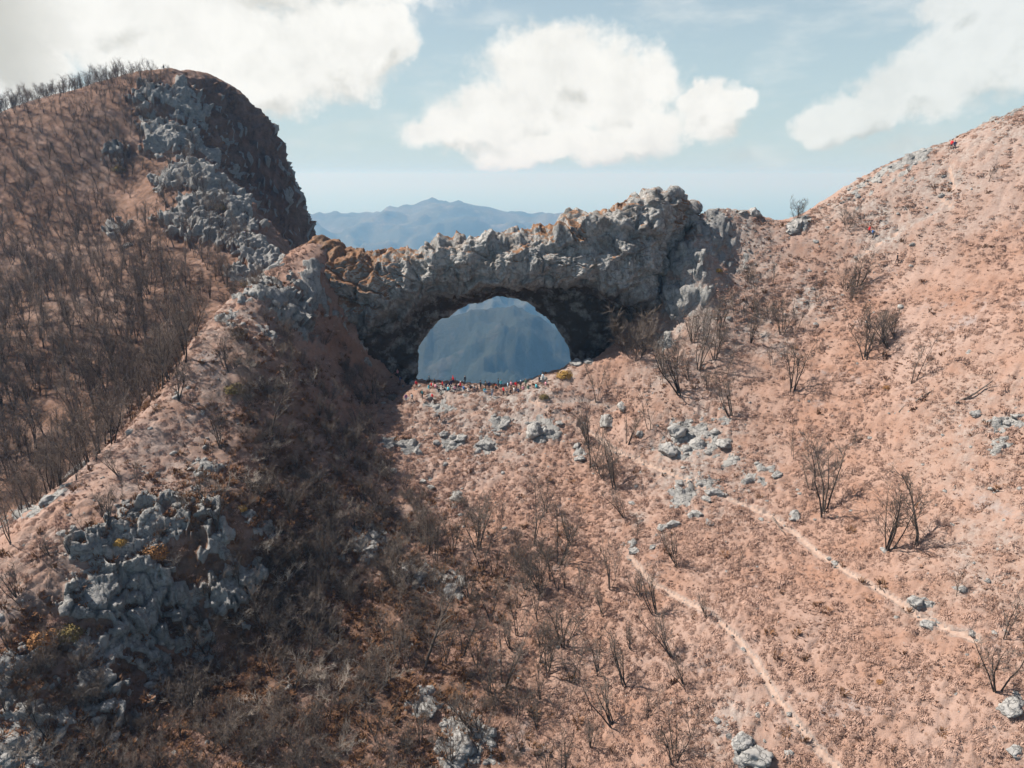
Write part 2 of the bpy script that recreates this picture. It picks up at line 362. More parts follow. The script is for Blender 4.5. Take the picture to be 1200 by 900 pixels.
bv_f = np.arange(0, (NR // 4 - 1)) ; 
def grid_faces(nr, na):
    i = np.arange(nr - 1)[:, None] * na + np.arange(na - 1)[None]; return np.stack([i, i + 1, i + na + 1, i + na], -1).reshape(-1, 4)
CB = P0[::4, ::4]; BVH0 = BVHTree.FromPolygons([tuple(v) for v in CB.reshape(-1, 3)], [tuple(int(a) for a in f) for f in grid_faces(*CB.shape[:2])])
def hit0(px, py):
    r = ray(px, py).normalized(); h = BVH0.ray_cast(Vector((0, 0, 0)), r, 2000)[0]
    return h
# rock areas (photo x, y, radius in photo px, strength): where limestone breaks through
ROCKS = [(815,508,40,.72),(780,522,22,.68),(850,530,28,.66),(830,572,22,.7),(890,560,20,.6),(800,590,22,.64),(740,640,10,.8),(870,878,22,.8),(1185,828,12,.8),(1080,706,12,.75),(1092,733,10,.75),
 (533,516,14,1),(567,522,14,1),(455,522,14,1),(480,525,16,.8),(590,495,14,.9),(630,505,22,.9),(645,508,12,1),(680,535,8,1),(505,560,8,.8),(535,580,9,.8),
 (430,640,20,1),(540,870,30,1),(530,690,18,.9),(495,830,20,.8),(480,660,14,.7),(505,680,16,.9),(590,450,55,.62),(640,438,20,.8),(520,470,60,.5),(700,405,20,.8),
 (1180,490,20,.6),(1140,500,20,.52),(1180,520,16,.55),(990,600,14,.5),(940,330,14,.4),
 (130,640,30,1),(170,615,30,1),(220,590,28,.9),(110,700,32,1),(150,700,40,1),(250,640,26,.8),(270,690,34,.9),(130,760,32,.9),(235,750,26,.7),(200,690,30,.8),(300,620,22,.6),(190,800,30,.6),(60,590,25,.8),(85,560,18,.8),(30,600,20,.8),(240,550,18,.6),(50,860,60,.7),(20,800,40,.6),(380,640,30,.6),(435,630,18,.9),(120,830,60,.6),
 (330,350,30,1),(300,345,22,.8),(345,380,24,.8),(270,370,20,.6),(365,340,30,.9),(310,390,14,.6),
 (205,125,28,.9),(200,165,26,1),(215,205,30,1),(225,240,24,.9),(250,270,28,1),(285,285,26,1),(305,305,22,1),(240,215,26,1),(265,240,24,1),(180,140,18,.8),(140,270,14,.9),(135,180,16,.7),(215,260,30,.8),(290,320,22,.8),(258,218,24,.9),(282,258,24,.9),(308,292,22,.9),(236,178,22,.9),(226,122,22,.8),(322,312,14,.9),(60,350,12,.5),(170,110,20,.7),
 (885,248,16,.9),(870,250,12,.7),(840,262,22,.9),(990,228,26,.6),(1050,200,26,.7),(1085,183,18,.6),(1180,135,30,.6),(800,300,26,.9),(820,330,30,.7),(790,350,18,1),(850,300,30,.6),(835,280,22,.8),(780,400,18,.7),(935,262,14,1)]
rock = np.zeros(len(Pf), np.float32)
for (px, py, rad, st) in ROCKS:
    h = hit0(px, py)
    if h is None: continue
    dist = h.length; rw = rad / FPX * dist * 1.15
    d2 = ((Pf[:, 0] - h.x) ** 2 + (Pf[:, 1] - h.y) ** 2 + (.7 * (Pf[:, 2] - h.z)) ** 2) / rw ** 2
    rock = np.maximum(rock, st * np.exp(-d2 * .9) ** 1.0)
slope = 1 - Nf[:, 2]
hillside = (Pf[:, 0] < -38) & (Pf[:, 1] > 150)
rock = np.maximum(rock, sstep(slope, .42, .62) * np.where(Pf[:, 1] > 215, .40, np.where((Pf[:, 0] < -8) & (Pf[:, 1] < 150), .42, .8)))
brk = fbm(Pf, 5.0, 4, 5, .6); brk2 = fbm(Pf, 1.3, 3, 8, .6)
rock = rock * .92 + (brk * .5 + brk2 * .4) * np.clip(rock * 2.4, 0, 1)
rockm = sstep(rock, .42, .62)
print('rock mask', round(time.time() - T0, 1))

# trails (photo polyline, half width in metres)
TRAILS = [([(620,470),(650,485),(685,505),(720,528),(750,541),(790,558),(830,577),(870,592),(905,607),(935,628),(960,650),(1000,678),(1040,700),(1070,720),(1110,738),(1150,752)], .36),
          ([(738,655),(765,685),(800,705),(830,720),(860,748),(885,775),(905,810),(930,845),(960,880),(985,905)], .34),
          ([(1112,196),(1118,222),(1100,232),(1120,245)], .3),
          ([(1000,305),(1030,285),(1060,268),(1110,240)], .35),
          ([(720,478),(690,470),(650,470),(620,470)], .3)]
pathd = np.full(len(Pf), 99., np.float32)
for pl, hw in TRAILS:
    pts = []
    for a, b in zip(pl[:-1], pl[1:]):
        for k in range(6):
            h = hit0(a[0] + (b[0] - a[0]) * k / 6, a[1] + (b[1] - a[1]) * k / 6)
            if h is not None: pts.append((h.x, h.y))
    pts = np.array(pts)
    sel = np.where((Pf[:, 0] > pts[:, 0].min() - 3) & (Pf[:, 0] < pts[:, 0].max() + 3) & (Pf[:, 1] > pts[:, 1].min() - 3) & (Pf[:, 1] < pts[:, 1].max() + 3))[0]
    Q = Pf[sel, :2]; best = np.full(len(sel), 99.)
    for a, b in zip(pts[:-1], pts[1:]):
        ab = b - a; tt = np.clip(((Q - a) @ ab) / (ab @ ab + 1e-9), 0, 1); best = np.minimum(best, np.linalg.norm(Q - a - tt[:, None] * ab, axis=1))
    pathd[sel] = np.minimum(pathd[sel], best / hw)
pathd += (fbm(Pf, 1.2, 2, 77) * .45 + np.clip(fbm(Pf, 7, 2, 78), 0, 1) * .3).astype(np.float32)
pathm = sstep(pathd, 1.15, .7)

# relief
EX = {}
inwood = ((Pf[:, 0] < -55) & (Pf[:, 1] > 100)).astype(np.float32) * sstep(Pf[:, 1] + (Pf[:, 0] + 55) * .0, 100, 118)
BIGC = []
for (px, py, rad) in [(150,690,110),(240,680,90),(120,640,70),(340,350,60),(800,300,50)]:
    h = hit0(px, py)
    if h: BIGC.append((h.x, h.y, rad / FPX * h.length))
def relief(P, rockm, pathm, slope):
    rot = np.array([[.85, .5, 0], [-.5, .85, 0], [0, 0, 1]]); P2 = ((P * np.array([1, 1, 0])) @ rot.T) * np.array([.62, 1.0, 0])
    Pw = P2 + np.stack([fbm(P, 2.2, 2, 91), fbm(P, 2.2, 2, 92), np.zeros(len(P))], 1) * .55
    t1, t2, ti = worley(Pw, .95, 21, 2); u1, u2, ui = worley(Pw + 3.3, .50, 22, 2)
    tuss = (ti * .55 + .45) * np.clip(1 - t1 * t1 * 1.7, 0, 1) * .50 + (ui * .6 + .3) * np.clip(1 - u1 * u1 * 1.8, 0, 1) * .24
    lush = np.clip(.6 + fbm(P, 9, 3, 61) * .7, .25, 1.25); bowl = np.exp(-(((P[:, 0] + 5) / 22) ** 2 + ((P[:, 1] - 118) / 14) ** 2))
    disp = tuss * lush * (1 + .7 * bowl) * (1 - rockm) * (1 - pathm) + fbm(P, 14, 3, 3) * .55 + fbm(P, 3.5, 3, 4) * .28
    cliff = sstep(P[:, 0] + (P[:, 1] - 226) * .1, -114, -104) * sstep(P[:, 1], 205, 235)   # the tall face of the left hill: ribs, ledges and hollows
    cliff *= sstep(slope, .2, .45)
    disp += cliff * (fbm(P * np.array([1, 1, 1.8]), 13, 5, 81, .55, True) * 1.9 + fbm(P, 5, 4, 83, .55, True) * .8 - 3.0) - pathm * .10
    ri = np.where(rockm > .01)[0]
    if len(ri):
        Q = P[ri]; cr = crag(Q.astype(np.float32), 2); far_ = sstep(Q[:, 1], 150, 200) * .6; big = np.zeros(len(ri))
        for hx, hy, rw in BIGC: big = np.maximum(big, np.exp(-((Q[:, 0] - hx) ** 2 + (Q[:, 1] - hy) ** 2) / rw ** 2))
        amp = .42 + .75 * np.maximum(big, far_) + .4 * sstep(slope[ri], .3, .6)
        disp[ri] += rockm[ri] * (cr * amp + .15 + .3 * big)
        f = Q[:, 1] > 180; disp[ri[f]] += rockm[ri[f]] * fbm(Q[f], 8, 4, 71, .55, True) * 1.3
    return disp
disp = relief(Pf, rockm, pathm, slope)
V = Pf + Nf * disp[:, None]
# colour zones: b = litter under the woods, litter plus painted shade in gully and left cliff, g = scree
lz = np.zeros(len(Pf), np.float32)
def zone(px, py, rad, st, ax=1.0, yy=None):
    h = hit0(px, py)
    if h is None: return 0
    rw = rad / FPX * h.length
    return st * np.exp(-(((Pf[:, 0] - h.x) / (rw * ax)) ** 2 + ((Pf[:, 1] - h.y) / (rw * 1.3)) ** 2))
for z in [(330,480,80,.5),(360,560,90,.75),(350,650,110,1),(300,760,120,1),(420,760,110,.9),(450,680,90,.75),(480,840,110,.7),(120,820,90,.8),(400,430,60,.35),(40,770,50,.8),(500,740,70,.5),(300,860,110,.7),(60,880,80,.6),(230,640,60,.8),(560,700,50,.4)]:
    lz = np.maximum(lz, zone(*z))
lz = np.maximum(lz, inwood * .6); lz = np.maximum(lz, sstep(Pf[:, 0] + (Pf[:, 1] - 226) * .1, -112, -100) * sstep(Pf[:, 1], 228, 250) * .85)  # left cliff: heath brown, darkened in place of its shade
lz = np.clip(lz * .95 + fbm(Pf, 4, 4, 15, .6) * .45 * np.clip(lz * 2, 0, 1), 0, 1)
gz = np.zeros(len(Pf), np.float32)
for z in [(820,540,70,.6),(590,460,80,.75),(520,465,60,.6),(640,450,40,.7),(820,310,70,.75),(870,290,50,.6),(950,350,22,.8),(1035,265,24,.8),(860,265,50,.7),(1000,230,50,.55),(1100,185,60,.5),(1180,140,60,.45),(900,400,28,.5),(840,385,40,.5),(780,430,40,.4),
          (1150,500,60,.4),(1150,650,60,.35),(230,480,60,.35),(200,560,60,.35),(300,370,50,.35),(270,380,50,.4),(850,860,40,.4),(480,640,50,.2),(1080,720,20,.6),(740,610,20,.5),(900,240,60,.6),(60,660,50,.3)]:
    gz = np.maximum(gz, zone(*z))
gz = np.clip(gz * 1.05 + fbm(Pf, 2.6, 4, 25, .65) * .55 * np.clip(gz * 2.5, 0, 1), 0, 1)
gz = np.maximum(gz, sstep(pathd, 1.9, .8) * .75)
gz = np.where(inwood > .5, gz * .4, gz)
MASK = np.stack([rockm * .96 + .02, gz, lz], 1)
# finer sheets where the ground is steep and close or seen edge on
PATCHES = [(-26.5, -11.5, 182, 330, 2, 3), (-39, -17, 62, 104, 2, 2)]     # azimuths, distances, refinement
F = grid_faces(NR, NA); fi_ = np.repeat(np.arange(NR - 1), NA - 1); fj_ = np.tile(np.arange(NA - 1), NR - 1)
keep = ~((rs[fi_] > 205) & (np.degrees(azs[fj_]) > -10)); sheets = []
def bil(A, i, j):
    A = A.reshape(NR, NA, -1); i0 = np.minimum(i.astype(int), NR - 2); j0 = np.minimum(j.astype(int), NA - 2); a = (i - i0)[:, None]; b = (j - j0)[:, None]
    return (A[i0, j0] * (1 - b) + A[i0, j0 + 1] * b) * (1 - a) + (A[i0 + 1, j0] * (1 - b) + A[i0 + 1, j0 + 1] * b) * a
for a0, a1, r0, r1_, ka, kr in PATCHES:
    j0, j1 = np.searchsorted(azs, np.radians([a0, a1])); i0, i1 = np.searchsorted(rs, [r0, r1_])
    keep &= ~((fi_ >= i0) & (fi_ < i1) & (fj_ >= j0) & (fj_ < j1))
    I_ = np.arange(i0 * kr, i1 * kr + 1) / kr; J_ = np.arange(j0 * ka, j1 * ka + 1) / ka; II, JJ = np.meshgrid(I_, J_, indexing='ij'); i_, j_ = II.ravel(), JJ.ravel()
    Pq = bil(Pf, i_, j_); Nq = bil(Nf, i_, j_); Nq /= np.linalg.norm(Nq, axis=1, keepdims=True); Mq = bil(MASK, i_, j_); rq = bil(rockm, i_, j_)[:, 0]; pq = bil(pathm, i_, j_)[:, 0]
    dq = relief(Pq, rq, pq, 1 - Nq[:, 2]); Vq = Pq + Nq * dq[:, None]
    # stitch the rim to the coarser sheet
    rim = (i_ == i0) | (i_ == i1) | (j_ == j0) | (j_ == j1); Vq[rim] = bil(V, i_[rim], j_[rim])
    sheets.append((Vq, grid_faces(len(I_), len(J_)), Mq, rq, pq, Pq))
sheets.insert(0, (V, F[keep], MASK, rockm, pathm, Pf))
parts_ = {}
for Vs, Fs, Ms, rk_, pt_, Ps in sheets:
    fc = Ps[Fs].mean(1); fp = pt_[Fs].mean(1) > .5; frk = rk_[Fs].mean(1) > .6
    hill = (fc[:, 1] > 100) & (fc[:, 0] < -38) & ((fc[:, 1] > 150) | (fc[:, 0] < -62 + (fc[:, 1] - 100) * .25))
    for nm, sel in (('path', fp & ~hill), ('wooded_hill', hill & ~frk), ('hill_crags', hill & frk), ('crags', ~hill & frk & ~fp), ('mountainside', ~hill & ~frk & ~fp)):
        if not sel.any(): continue
        v_, f_, a_ = compact(Vs, Fs[sel], {'mask': Ms}); L_ = parts_.setdefault(nm, [[], [], [], 0]); L_[0].append(v_); L_[1].append(f_ + L_[3]); L_[2].append(a_['mask']); L_[3] += len(v_)
nf_ = 0
for nm, (v_, f_, a_, _) in parts_.items():
    nf_ += sum(len(x) for x in f_); tag(link(nm, mesh_np(nm, np.vstack(v_), np.vstack(f_), MAT_PATH if nm == 'path' else MAT_GROUND, True, {'mask': np.vstack(a_)})), kind='structure')
print('quads', nf_)
print('terrain', round(time.time() - T0, 1))
G4 = V.reshape(NR, NA, 3)[::2, ::2]
BVH = BVHTree.FromPolygons([tuple(v) for v in G4.reshape(-1, 3).tolist()], [tuple(f) for f in grid_faces(*G4.shape[:2]).tolist()])
def ground(px, py):
    for k in range(40):   # skyline things: step down to the first ground in view
        h = BVH.ray_cast(Vector((0, 0, 0)), ray(px, py + k).normalized(), 3000)[0]
        if h is not None and (h.y < 190 or px < 352): return h
    return h
def drop(x, y):
    h = BVH.ray_cast(Vector((x, y, 200)), Vector((0, 0, -1)), 600); return h[0]
print('bvh', round(time.time() - T0, 1))

# ------------------------------------------------------------------ far country, sea, haze
def far_material(name, a, b_, c_):
    m, t, b = material(name); tc = t.node('ShaderNodeTexCoord'); v = tc.outputs['Object']
    c = t.mix(t.ramp01(t.noise(v, .0016, 6, .6), .42, .6), a, b_)
    c = t.mix(t.m('MULTIPLY', t.ramp01(t.noise(v, .006, 6, .7), .54, .66), .6), c, c_)
    c = t.mix(t.m('MULTIPLY', t.ramp01(t.noise(v, .05, 4, .7), .5, .7), .5), c, (.02, .022, .016))
    t.l.new(c, b.inputs['Base Color']); bump(t, b, t.noise(v, .05, 5, .7), .7, 12); return m
MAT_FOREST = far_material('far_forest', (.014, .020, .016), (.030, .032, .024), (.060, .052, .040))
MAT_MTN = far_material('far_mountain', (.06, .06, .045), (.10, .09, .07), (.19, .16, .13))
def interp_line(a, pts):
    p = np.array(pts, float); return np.interp(a, p[:, 0], p[:, 1])
def ridge_sheet(name, skyline, dist, width, foot, amp, sc, mat, seed, na=420, nr=130, crest_keep=.7):
    """a mountain range: skyline given as photo x, photo y; rises from its foot to the crest at dist metres and falls behind"""
    sk = np.array([[p.x / p.y, p.z / p.y * dist] for p in (at(a, b, 1.) for a, b in skyline)])
    u = np.linspace(sk[0, 0], sk[-1, 0], na); crest = np.interp(u, sk[:, 0], sk[:, 1])
    s = np.linspace(-1, 1, nr); U, SS = np.meshgrid(u, s)
    Yd = dist + SS * width; prof = (1 - np.abs(SS)) ** 1.15
    Z = foot + (crest[None] - foot) * prof; Xd = U * dist * (1 + .15 * SS)
    P = np.stack([Xd, Yd, Z], -1).reshape(-1, 3)
    n = fbm(P, sc, 6, seed, .52, True); n2 = fbm(P, sc * 2.2, 3, seed + 5)
    env = np.clip(1 - prof.ravel() ** 8 * crest_keep, 0, 1)
    P[:, 2] += (n * amp + n2 * amp * .7) * env - amp * .3 * env
    me = mesh_np(name, P, grid_faces(nr, na), mat); return tag(link(name, me), kind='structure')
ridge_sheet('distant_mountain', [(-300,330),(100,300),(330,262),(350,258),(380,262),(420,257),(455,252),(480,256),(500,247),(520,241),(545,238),(575,243),(600,250),(625,256),(660,250),(685,253),(720,275),(800,300),(900,320),(1100,345),(1400,380)],
            6800, 2600, -1080, 170, 1100, MAT_MTN, 301, crest_keep=.95)
ridge_sheet('middle_mountain', [(100,330),(400,352),(500,352),(540,350),(580,352),(620,357),(640,365),(700,400),(900,460)], 3500, 1100, -1060, 110, 620, MAT_MTN, 321)
ridge_sheet('forested_hill', [(200,470),(400,440),(470,400),(500,386),(530,378),(555,370),(580,368),(602,366),(622,372),(645,390),(665,402),(690,425),(760,470),(900,530)], 2100, 1100, -1060, 75, 400, MAT_FOREST, 311)
# near foot of the mountain and the valley floor
na, nr = 260, 150
a_ = np.radians(np.linspace(-70, 70, na)); r_ = 150 * (30000 / 150) ** np.linspace(0, 1, nr); AA, R2 = np.meshgrid(a_, r_)
Zv = -70 - 1010 * sstep(R2, 120, 1500) ** .8; Zv = np.minimum(Zv, -1080 + 0 * Zv + np.clip(1010 - (R2 - 150) * .9, 0, 1010))
Pv = np.stack([R2 * np.sin(AA), R2 * np.cos(AA), Zv], -1).reshape(-1, 3)
Pv[:, 2] += fbm(Pv, 500, 5, 401, .5) * np.clip((R2.ravel() - 200) * .05, 0, 55); Pv[:, 2] = np.where((R2.ravel() > 9000), Pv[:, 2] - (R2.ravel() - 9000) * .12, Pv[:, 2])
fv = grid_faces(nr, na); cv = Pv[fv].mean(1); kk = ~((np.hypot(cv[:, 0], cv[:, 1]) < 400) & (cv[:, 0] < -10))
tag(link('valley', mesh_np('valley', Pv, fv[kk], MAT_FOREST)), kind='structure')
m, t, b = material('sea_water', .25); b.inputs['Base Color'].default_value = (.02, .06, .08, 1); b.inputs['Specular IOR Level'].default_value = .5
tc = t.node('ShaderNodeTexCoord'); bump(t, b, t.noise(tc.outputs['Object'], .02, 4), .4, 2)
me = mesh_np('sea', [(-90000, -90000, -1180), (90000, -90000, -1180), (90000, 90000, -1180), (-90000, 90000, -1180)], [(0, 1, 2, 3)], m); tag(link('sea', me), kind='structure')
hb = bmesh.new(); bmesh.ops.create_cube(hb, size=1); hm = bpy.data.meshes.new('haze'); hb.to_mesh(hm); hb.free()
haze = link('haze', hm); HB, HT = -1300., 75.; haze.scale = (190000, 190000, HT - HB); haze.location = (0, 0, (HT + HB) / 2)
mh = bpy.data.materials.new('haze'); mh.use_nodes = True; th = NT(mh.node_tree); th.n.clear()
pv = th.node('ShaderNodeVolumePrincipled'); pv.inputs['Density'].default_value = 1.45e-4; pv.inputs['Color'].default_value = (.21, .46, .79, 1); pv.inputs['Absorption Color'].default_value = (.75, .50, 0, 1); pv.inputs['Anisotropy'].default_value = .1
om = th.node('ShaderNodeOutputMaterial'); th.l.new(pv.outputs[0], om.inputs['Volume']); hm.materials.append(mh); tag(haze, kind='stuff')

# ------------------------------------------------------------------ the natural arch
def curve(pts, n):
    """arc-length Catmull-Rom through world points"""
    p = np.array(pts, float); p = np.vstack([2 * p[0] - p[1], p, 2 * p[-1] - p[-2]]); seg = []
    for i in range(1, len(p) - 2):
        t = np.linspace(0, 1, 24, endpoint=False)[:, None]
        seg.append(.5 * ((2 * p[i]) + (-p[i - 1] + p[i + 1]) * t + (2 * p[i - 1] - 5 * p[i] + 4 * p[i + 1] - p[i + 2]) * t ** 2 + (-p[i - 1] + 3 * p[i] - 3 * p[i + 1] + p[i + 2]) * t ** 3))
    c = np.vstack(seg + [p[-2:-1]]); d = np.r_[0, np.cumsum(np.linalg.norm(np.diff(c, axis=0), axis=1))]; d /= d[-1]
    u = np.linspace(0, 1, n); return np.stack([np.interp(u, d, c[:, k]) for k in range(3)], 1)
def W3(lst): return [tuple(at(a, b, y + 12 - 11 * (min(max(a, 385), 800) - 385) / 415)) for a, b, y in lst]
# per station along the arch: crest, front shoulder, front lip, inner edge, back
ST = [  # crest                front shoulder      front lip          inner edge (opening)
 ((352,430,141), (385,470,134), (425,485,134), (486,490,141)),
 ((340,372,141), (372,410,133.5), (428,448,133), (489,452,141)),
 ((345,325,141), (380,362,133), (432,418,133.5), (489,424,141.5)),
 ((378,288,142), (408,328,133), (450,384,134), (492,402,142)),
 ((425,308,142), (445,326,133.5), (478,358,134.5), (510,380,142.5)),
 ((470,306,142), (488,318,133.5), (508,344,135), (533,364,143)),
 ((510,296,141), (524,310,133), (540,335,135), (556,354,143)),
 ((545,289,141), (556,304,133), (568,331,135), (578,347,143)),
 ((590,287,141), (592,303,133), (598,330,135), (598,348,143)),
 ((630,281,141), (634,300,133.5), (640,331,135), (622,354,144)),
 ((668,265,141), (676,296,134), (684,336,135), (643,370,145)),
 ((708,252,142), (716,292,134.5), (726,345,135), (660,394,145)),
 ((748,239,143), (752,290,136), (757,358,137.5), (668,415,145)),
 ((788,228,145), (778,282,140), (764,372,141), (674,432,146)),
 ((814,246,150), (792,300,149), (768,400,149), (680,462,150))]
NT_, NSEC = 600, 430
cols = []
for k in range(4): cols.append(curve(W3([s[k] for s in ST]), 0 + NT_))
Tc, Sf, Fl, Bi = cols
Bk = (Tc * .45 + Bi * .55); Bk[:, 1] = np.maximum(Tc[:, 1], Bi[:, 1]) + 4.5
mid1 = (Tc + Sf) / 2 + np.array([0, -1.2, 1.6]); mid2 = (Sf + Fl) / 2 + np.array([0, -1.0, 0]); mid3 = (Fl + Bi) / 2
ctr = (Tc + Bi) / 2
out = (mid3 - ctr); mid3 = mid3 - out * .10 + np.array([1.0, 0, 1.2]) * sstep(np.linspace(0, 1, NT_), .45, .75)[:, None] * 2.0
mid4 = (Bi + Bk) / 2 + np.array([0, 1.5, 0]); mid5 = (Bk + Tc) / 2 + np.array([0, 2.2, 1.0])
ring = [Tc, mid1, Sf, mid2, Fl, mid3, Bi, mid4, Bk, mid5]
# closed Catmull-Rom round each section
nk = len(ring); u = np.linspace(0, nk, NSEC, endpoint=False)
wts = np.r_[1.0, 1.2, 1.5, 1.5, 1.2, 1.2, .6, .5, .5, .7]; cum = np.r_[0, np.cumsum(wts)]; u = np.interp(np.linspace(0, cum[-1], NSEC, endpoint=False), cum, np.arange(nk + 1))
AP = np.zeros((NT_, NSEC, 3))
for j, uu in enumerate(u):
    i = int(uu); t = uu - i; p0, p1, p2, p3 = (ring[(i + k) % nk] for k in (-1, 0, 1, 2))
    AP[:, j] = .5 * ((2 * p1) + (-p0 + p2) * t + (2 * p0 - 5 * p1 + 4 * p2 - p3) * t ** 2 + (-p0 + 3 * p1 - 3 * p2 + p3) * t ** 3)
def grid_normals(G, closed=True):
    a = np.gradient(G, axis=0); b = (np.roll(G, -1, 1) - np.roll(G, 1, 1)) / 2 if closed else np.gradient(G, axis=1)
    n = np.cross(a, b); n /= np.linalg.norm(n, axis=-1, keepdims=True) + 1e-9; return n
AN = grid_normals(AP)
if ((AN * (AP - AP.mean(1, keepdims=True))).sum(-1).mean()) < 0: AN = -AN
q = AP.reshape(-1, 3); nn = AN.reshape(-1, 3)
sec = np.tile(u, NT_); tt = np.repeat(np.linspace(0, 1, NT_), NSEC)
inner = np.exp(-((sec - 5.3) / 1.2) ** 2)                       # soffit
edge = np.exp(-((sec - 6.0) / .5) ** 2)
a_ = crag(q.astype(np.float32), 12) * .95 + fbm(q, 11, 3, 33) * 1.1 + fbm(q, 6.5, 3, 35, .45, True) * 1.1 + fbm(q, .45, 2, 39) * .06
a_ -= .75; a_ *= (1 - .45 * edge - .35 * inner)
a_ += .8 * np.exp(-((sec - .8) / 1.0) ** 2) * fbm(q, 5.5, 3, 36, .55, True)
q2 = q + nn * a_[:, None]
knoll = 1.15 * np.exp(-((tt - .24) / .15) ** 2) * np.clip(1.2 - np.abs(sec - 1.0) * .35, 0, 1)
knoll = np.maximum(knoll, .75 * np.exp(-((tt - .70) / .05) ** 2) * np.exp(-((sec - .8) / .7) ** 2))
knoll = np.maximum(knoll, sstep(fbm(q, 5, 3, 55), .15, .5) * np.clip(1.1 - np.abs(sec - 1.0) * .5, 0, 1) * .8)
brown = np.clip(inner * 1.3 + .8 * sstep(tt, .62, .75) * np.exp(-((sec - 4.6) / .8) ** 2) + .9 * np.exp(-((tt - .12) / .12) ** 2) * np.exp(-((sec - 3.6) / 1.6) ** 2), 0, 1)  # brown rock plus shade painted into soffit, right recess and left pier
i = (np.arange(NT_ - 1)[:, None] * NSEC + np.arange(NSEC)[None]); j = (np.arange(NT_ - 1)[:, None] * NSEC + (np.arange(NSEC)[None] + 1) % NSEC)
FA = np.stack([i, j, j + NSEC, i + NSEC], -1).reshape(-1, 4)
root = bpy.data.objects.new('natural_arch', None); COL.objects.link(root); root.location = tuple(at(590, 456, 140))
tag(root, 'great limestone arch spanning the saddle with blue valley showing through its opening', 'rock arch')
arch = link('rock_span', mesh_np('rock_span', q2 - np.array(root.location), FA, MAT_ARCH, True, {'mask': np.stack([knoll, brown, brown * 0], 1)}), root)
print('arch', round(time.time() - T0, 1))

# ------------------------------------------------------------------ bare trees
class Tubes:
    def __init__(s): s.V = []; s.F = []; s.n = 0
    def add(s, pts, rad, sides):
        pts = [Vector(p) for p in pts]; m_ = len(pts); base = s.n
        for i, p in enumerate(pts):
            d = (pts[min(i + 1, m_ - 1)] - pts[max(i - 1, 0)]).normalized(); a = d.orthogonal().normalized(); b = d.cross(a)
            for k in range(sides):
                an = 2 * math.pi * k / sides; v = p + (a * math.cos(an) + b * math.sin(an)) * rad[i]; s.V.append((v.x, v.y, v.z))
        for i in range(m_ - 1):
            for k in range(sides):
                o = base + i * sides; s.F.append((o + k, o + (k + 1) % sides, o + sides + (k + 1) % sides, o + sides + k))
        s.n += m_ * sides
    def mesh(s, name, mat): return mesh_np(name, s.V, s.F, mat, True)
def wander(rnd, p, d, L, n, wig, up):
    pts = [p.copy()]; d = d.copy()
    for i in range(n):
        d = (d + Vector((rnd.gauss(0, wig), rnd.gauss(0, wig), rnd.gauss(0, wig * .7) + up))).normalized(); pts.append(pts[-1] + d * (L / n))
    return pts, d
def tree_meshes(seed, stems=4, spread=.35, stem_r=.075, nbr=7, ntw=5, lean=(0, 0), twig_mat=None, H=6.0, low=.3, tw_r=.017, tw_len=1.0, up=.05):
    rnd = random.Random(seed); T = Tubes(); C = Tubes()
    for sidx in range(stems):
        a = rnd.uniform(0, 2 * math.pi) if stems > 1 else 0; sp = rnd.uniform(.35, 1) * spread if stems > 1 else .04
        d = Vector((math.cos(a) * sp + lean[0], math.sin(a) * sp + lean[1], 1)).normalized(); L = H * rnd.uniform(.68, 1.0) if sidx else H
        r0 = stem_r * rnd.uniform(.65, 1.1); p = Vector((math.cos(a), math.sin(a), 0)) * (.12 if stems > 1 else 0) + Vector((0, 0, -.5))
        n = 9; pts, _ = wander(rnd, p, d, L * .92 + .5, n, .085, up); rad = [r0 * (1 - .8 * (i / n)) * (1.35 if i == 0 else 1) for i in range(n + 1)]
        T.add(pts, rad, 5)
        for k in range(nbr):
            t_ = low + (1 - low) * (k + rnd.random()) / nbr; t_ = min(t_, .97); i = int(t_ * n); f = t_ * n - i; bp = pts[i].lerp(pts[min(i + 1, n)], f)
            sd = (pts[min(i + 1, n)] - pts[i]).normalized(); aa = rnd.uniform(0, 2 * math.pi); o = Vector((math.cos(aa), math.sin(aa), 0)); o = (o - sd * o.dot(sd)).normalized()
            bd = (sd * rnd.uniform(.8, 1.5) + o * rnd.uniform(.6, 1.1)).normalized(); bl = H * rnd.uniform(.16, .34) * (1.15 - t_ * .6)
            bpts, _ = wander(rnd, bp, bd, bl, 5, .13, .05); br = max(r0 * (1 - .8 * t_) * .5, tw_r * 1.1)
            C.add(bpts, [br * (1 - .65 * j / 5) for j in range(6)], 3)
            for w_ in range(ntw):
                j = rnd.randint(1, 5); td = (bpts[j] - bpts[j - 1]).normalized(); oo = Vector((rnd.gauss(0, 1), rnd.gauss(0, 1), rnd.gauss(.25, .7))).normalized()
                tl = H * rnd.uniform(.06, .15) * tw_len; tp, _ = wander(rnd, bpts[j], (td + oo * .9).normalized(), tl, 3, .18, .05)
                C.add(tp, [tw_r, tw_r * .8, tw_r * .65, tw_r * .35], 3)
                if rnd.random() < .5:
                    tp2, _ = wander(rnd, tp[1], (td + Vector((rnd.gauss(0, 1), rnd.gauss(0, 1), rnd.gauss(.2, .6)))).normalized(), tl * .7, 2, .2, .04); C.add(tp2, [tw_r * .7, tw_r * .55, tw_r * .3], 3)
    return T.mesh('trunk', MAT_BARK), C.mesh('crown', twig_mat or MAT_TWIG)
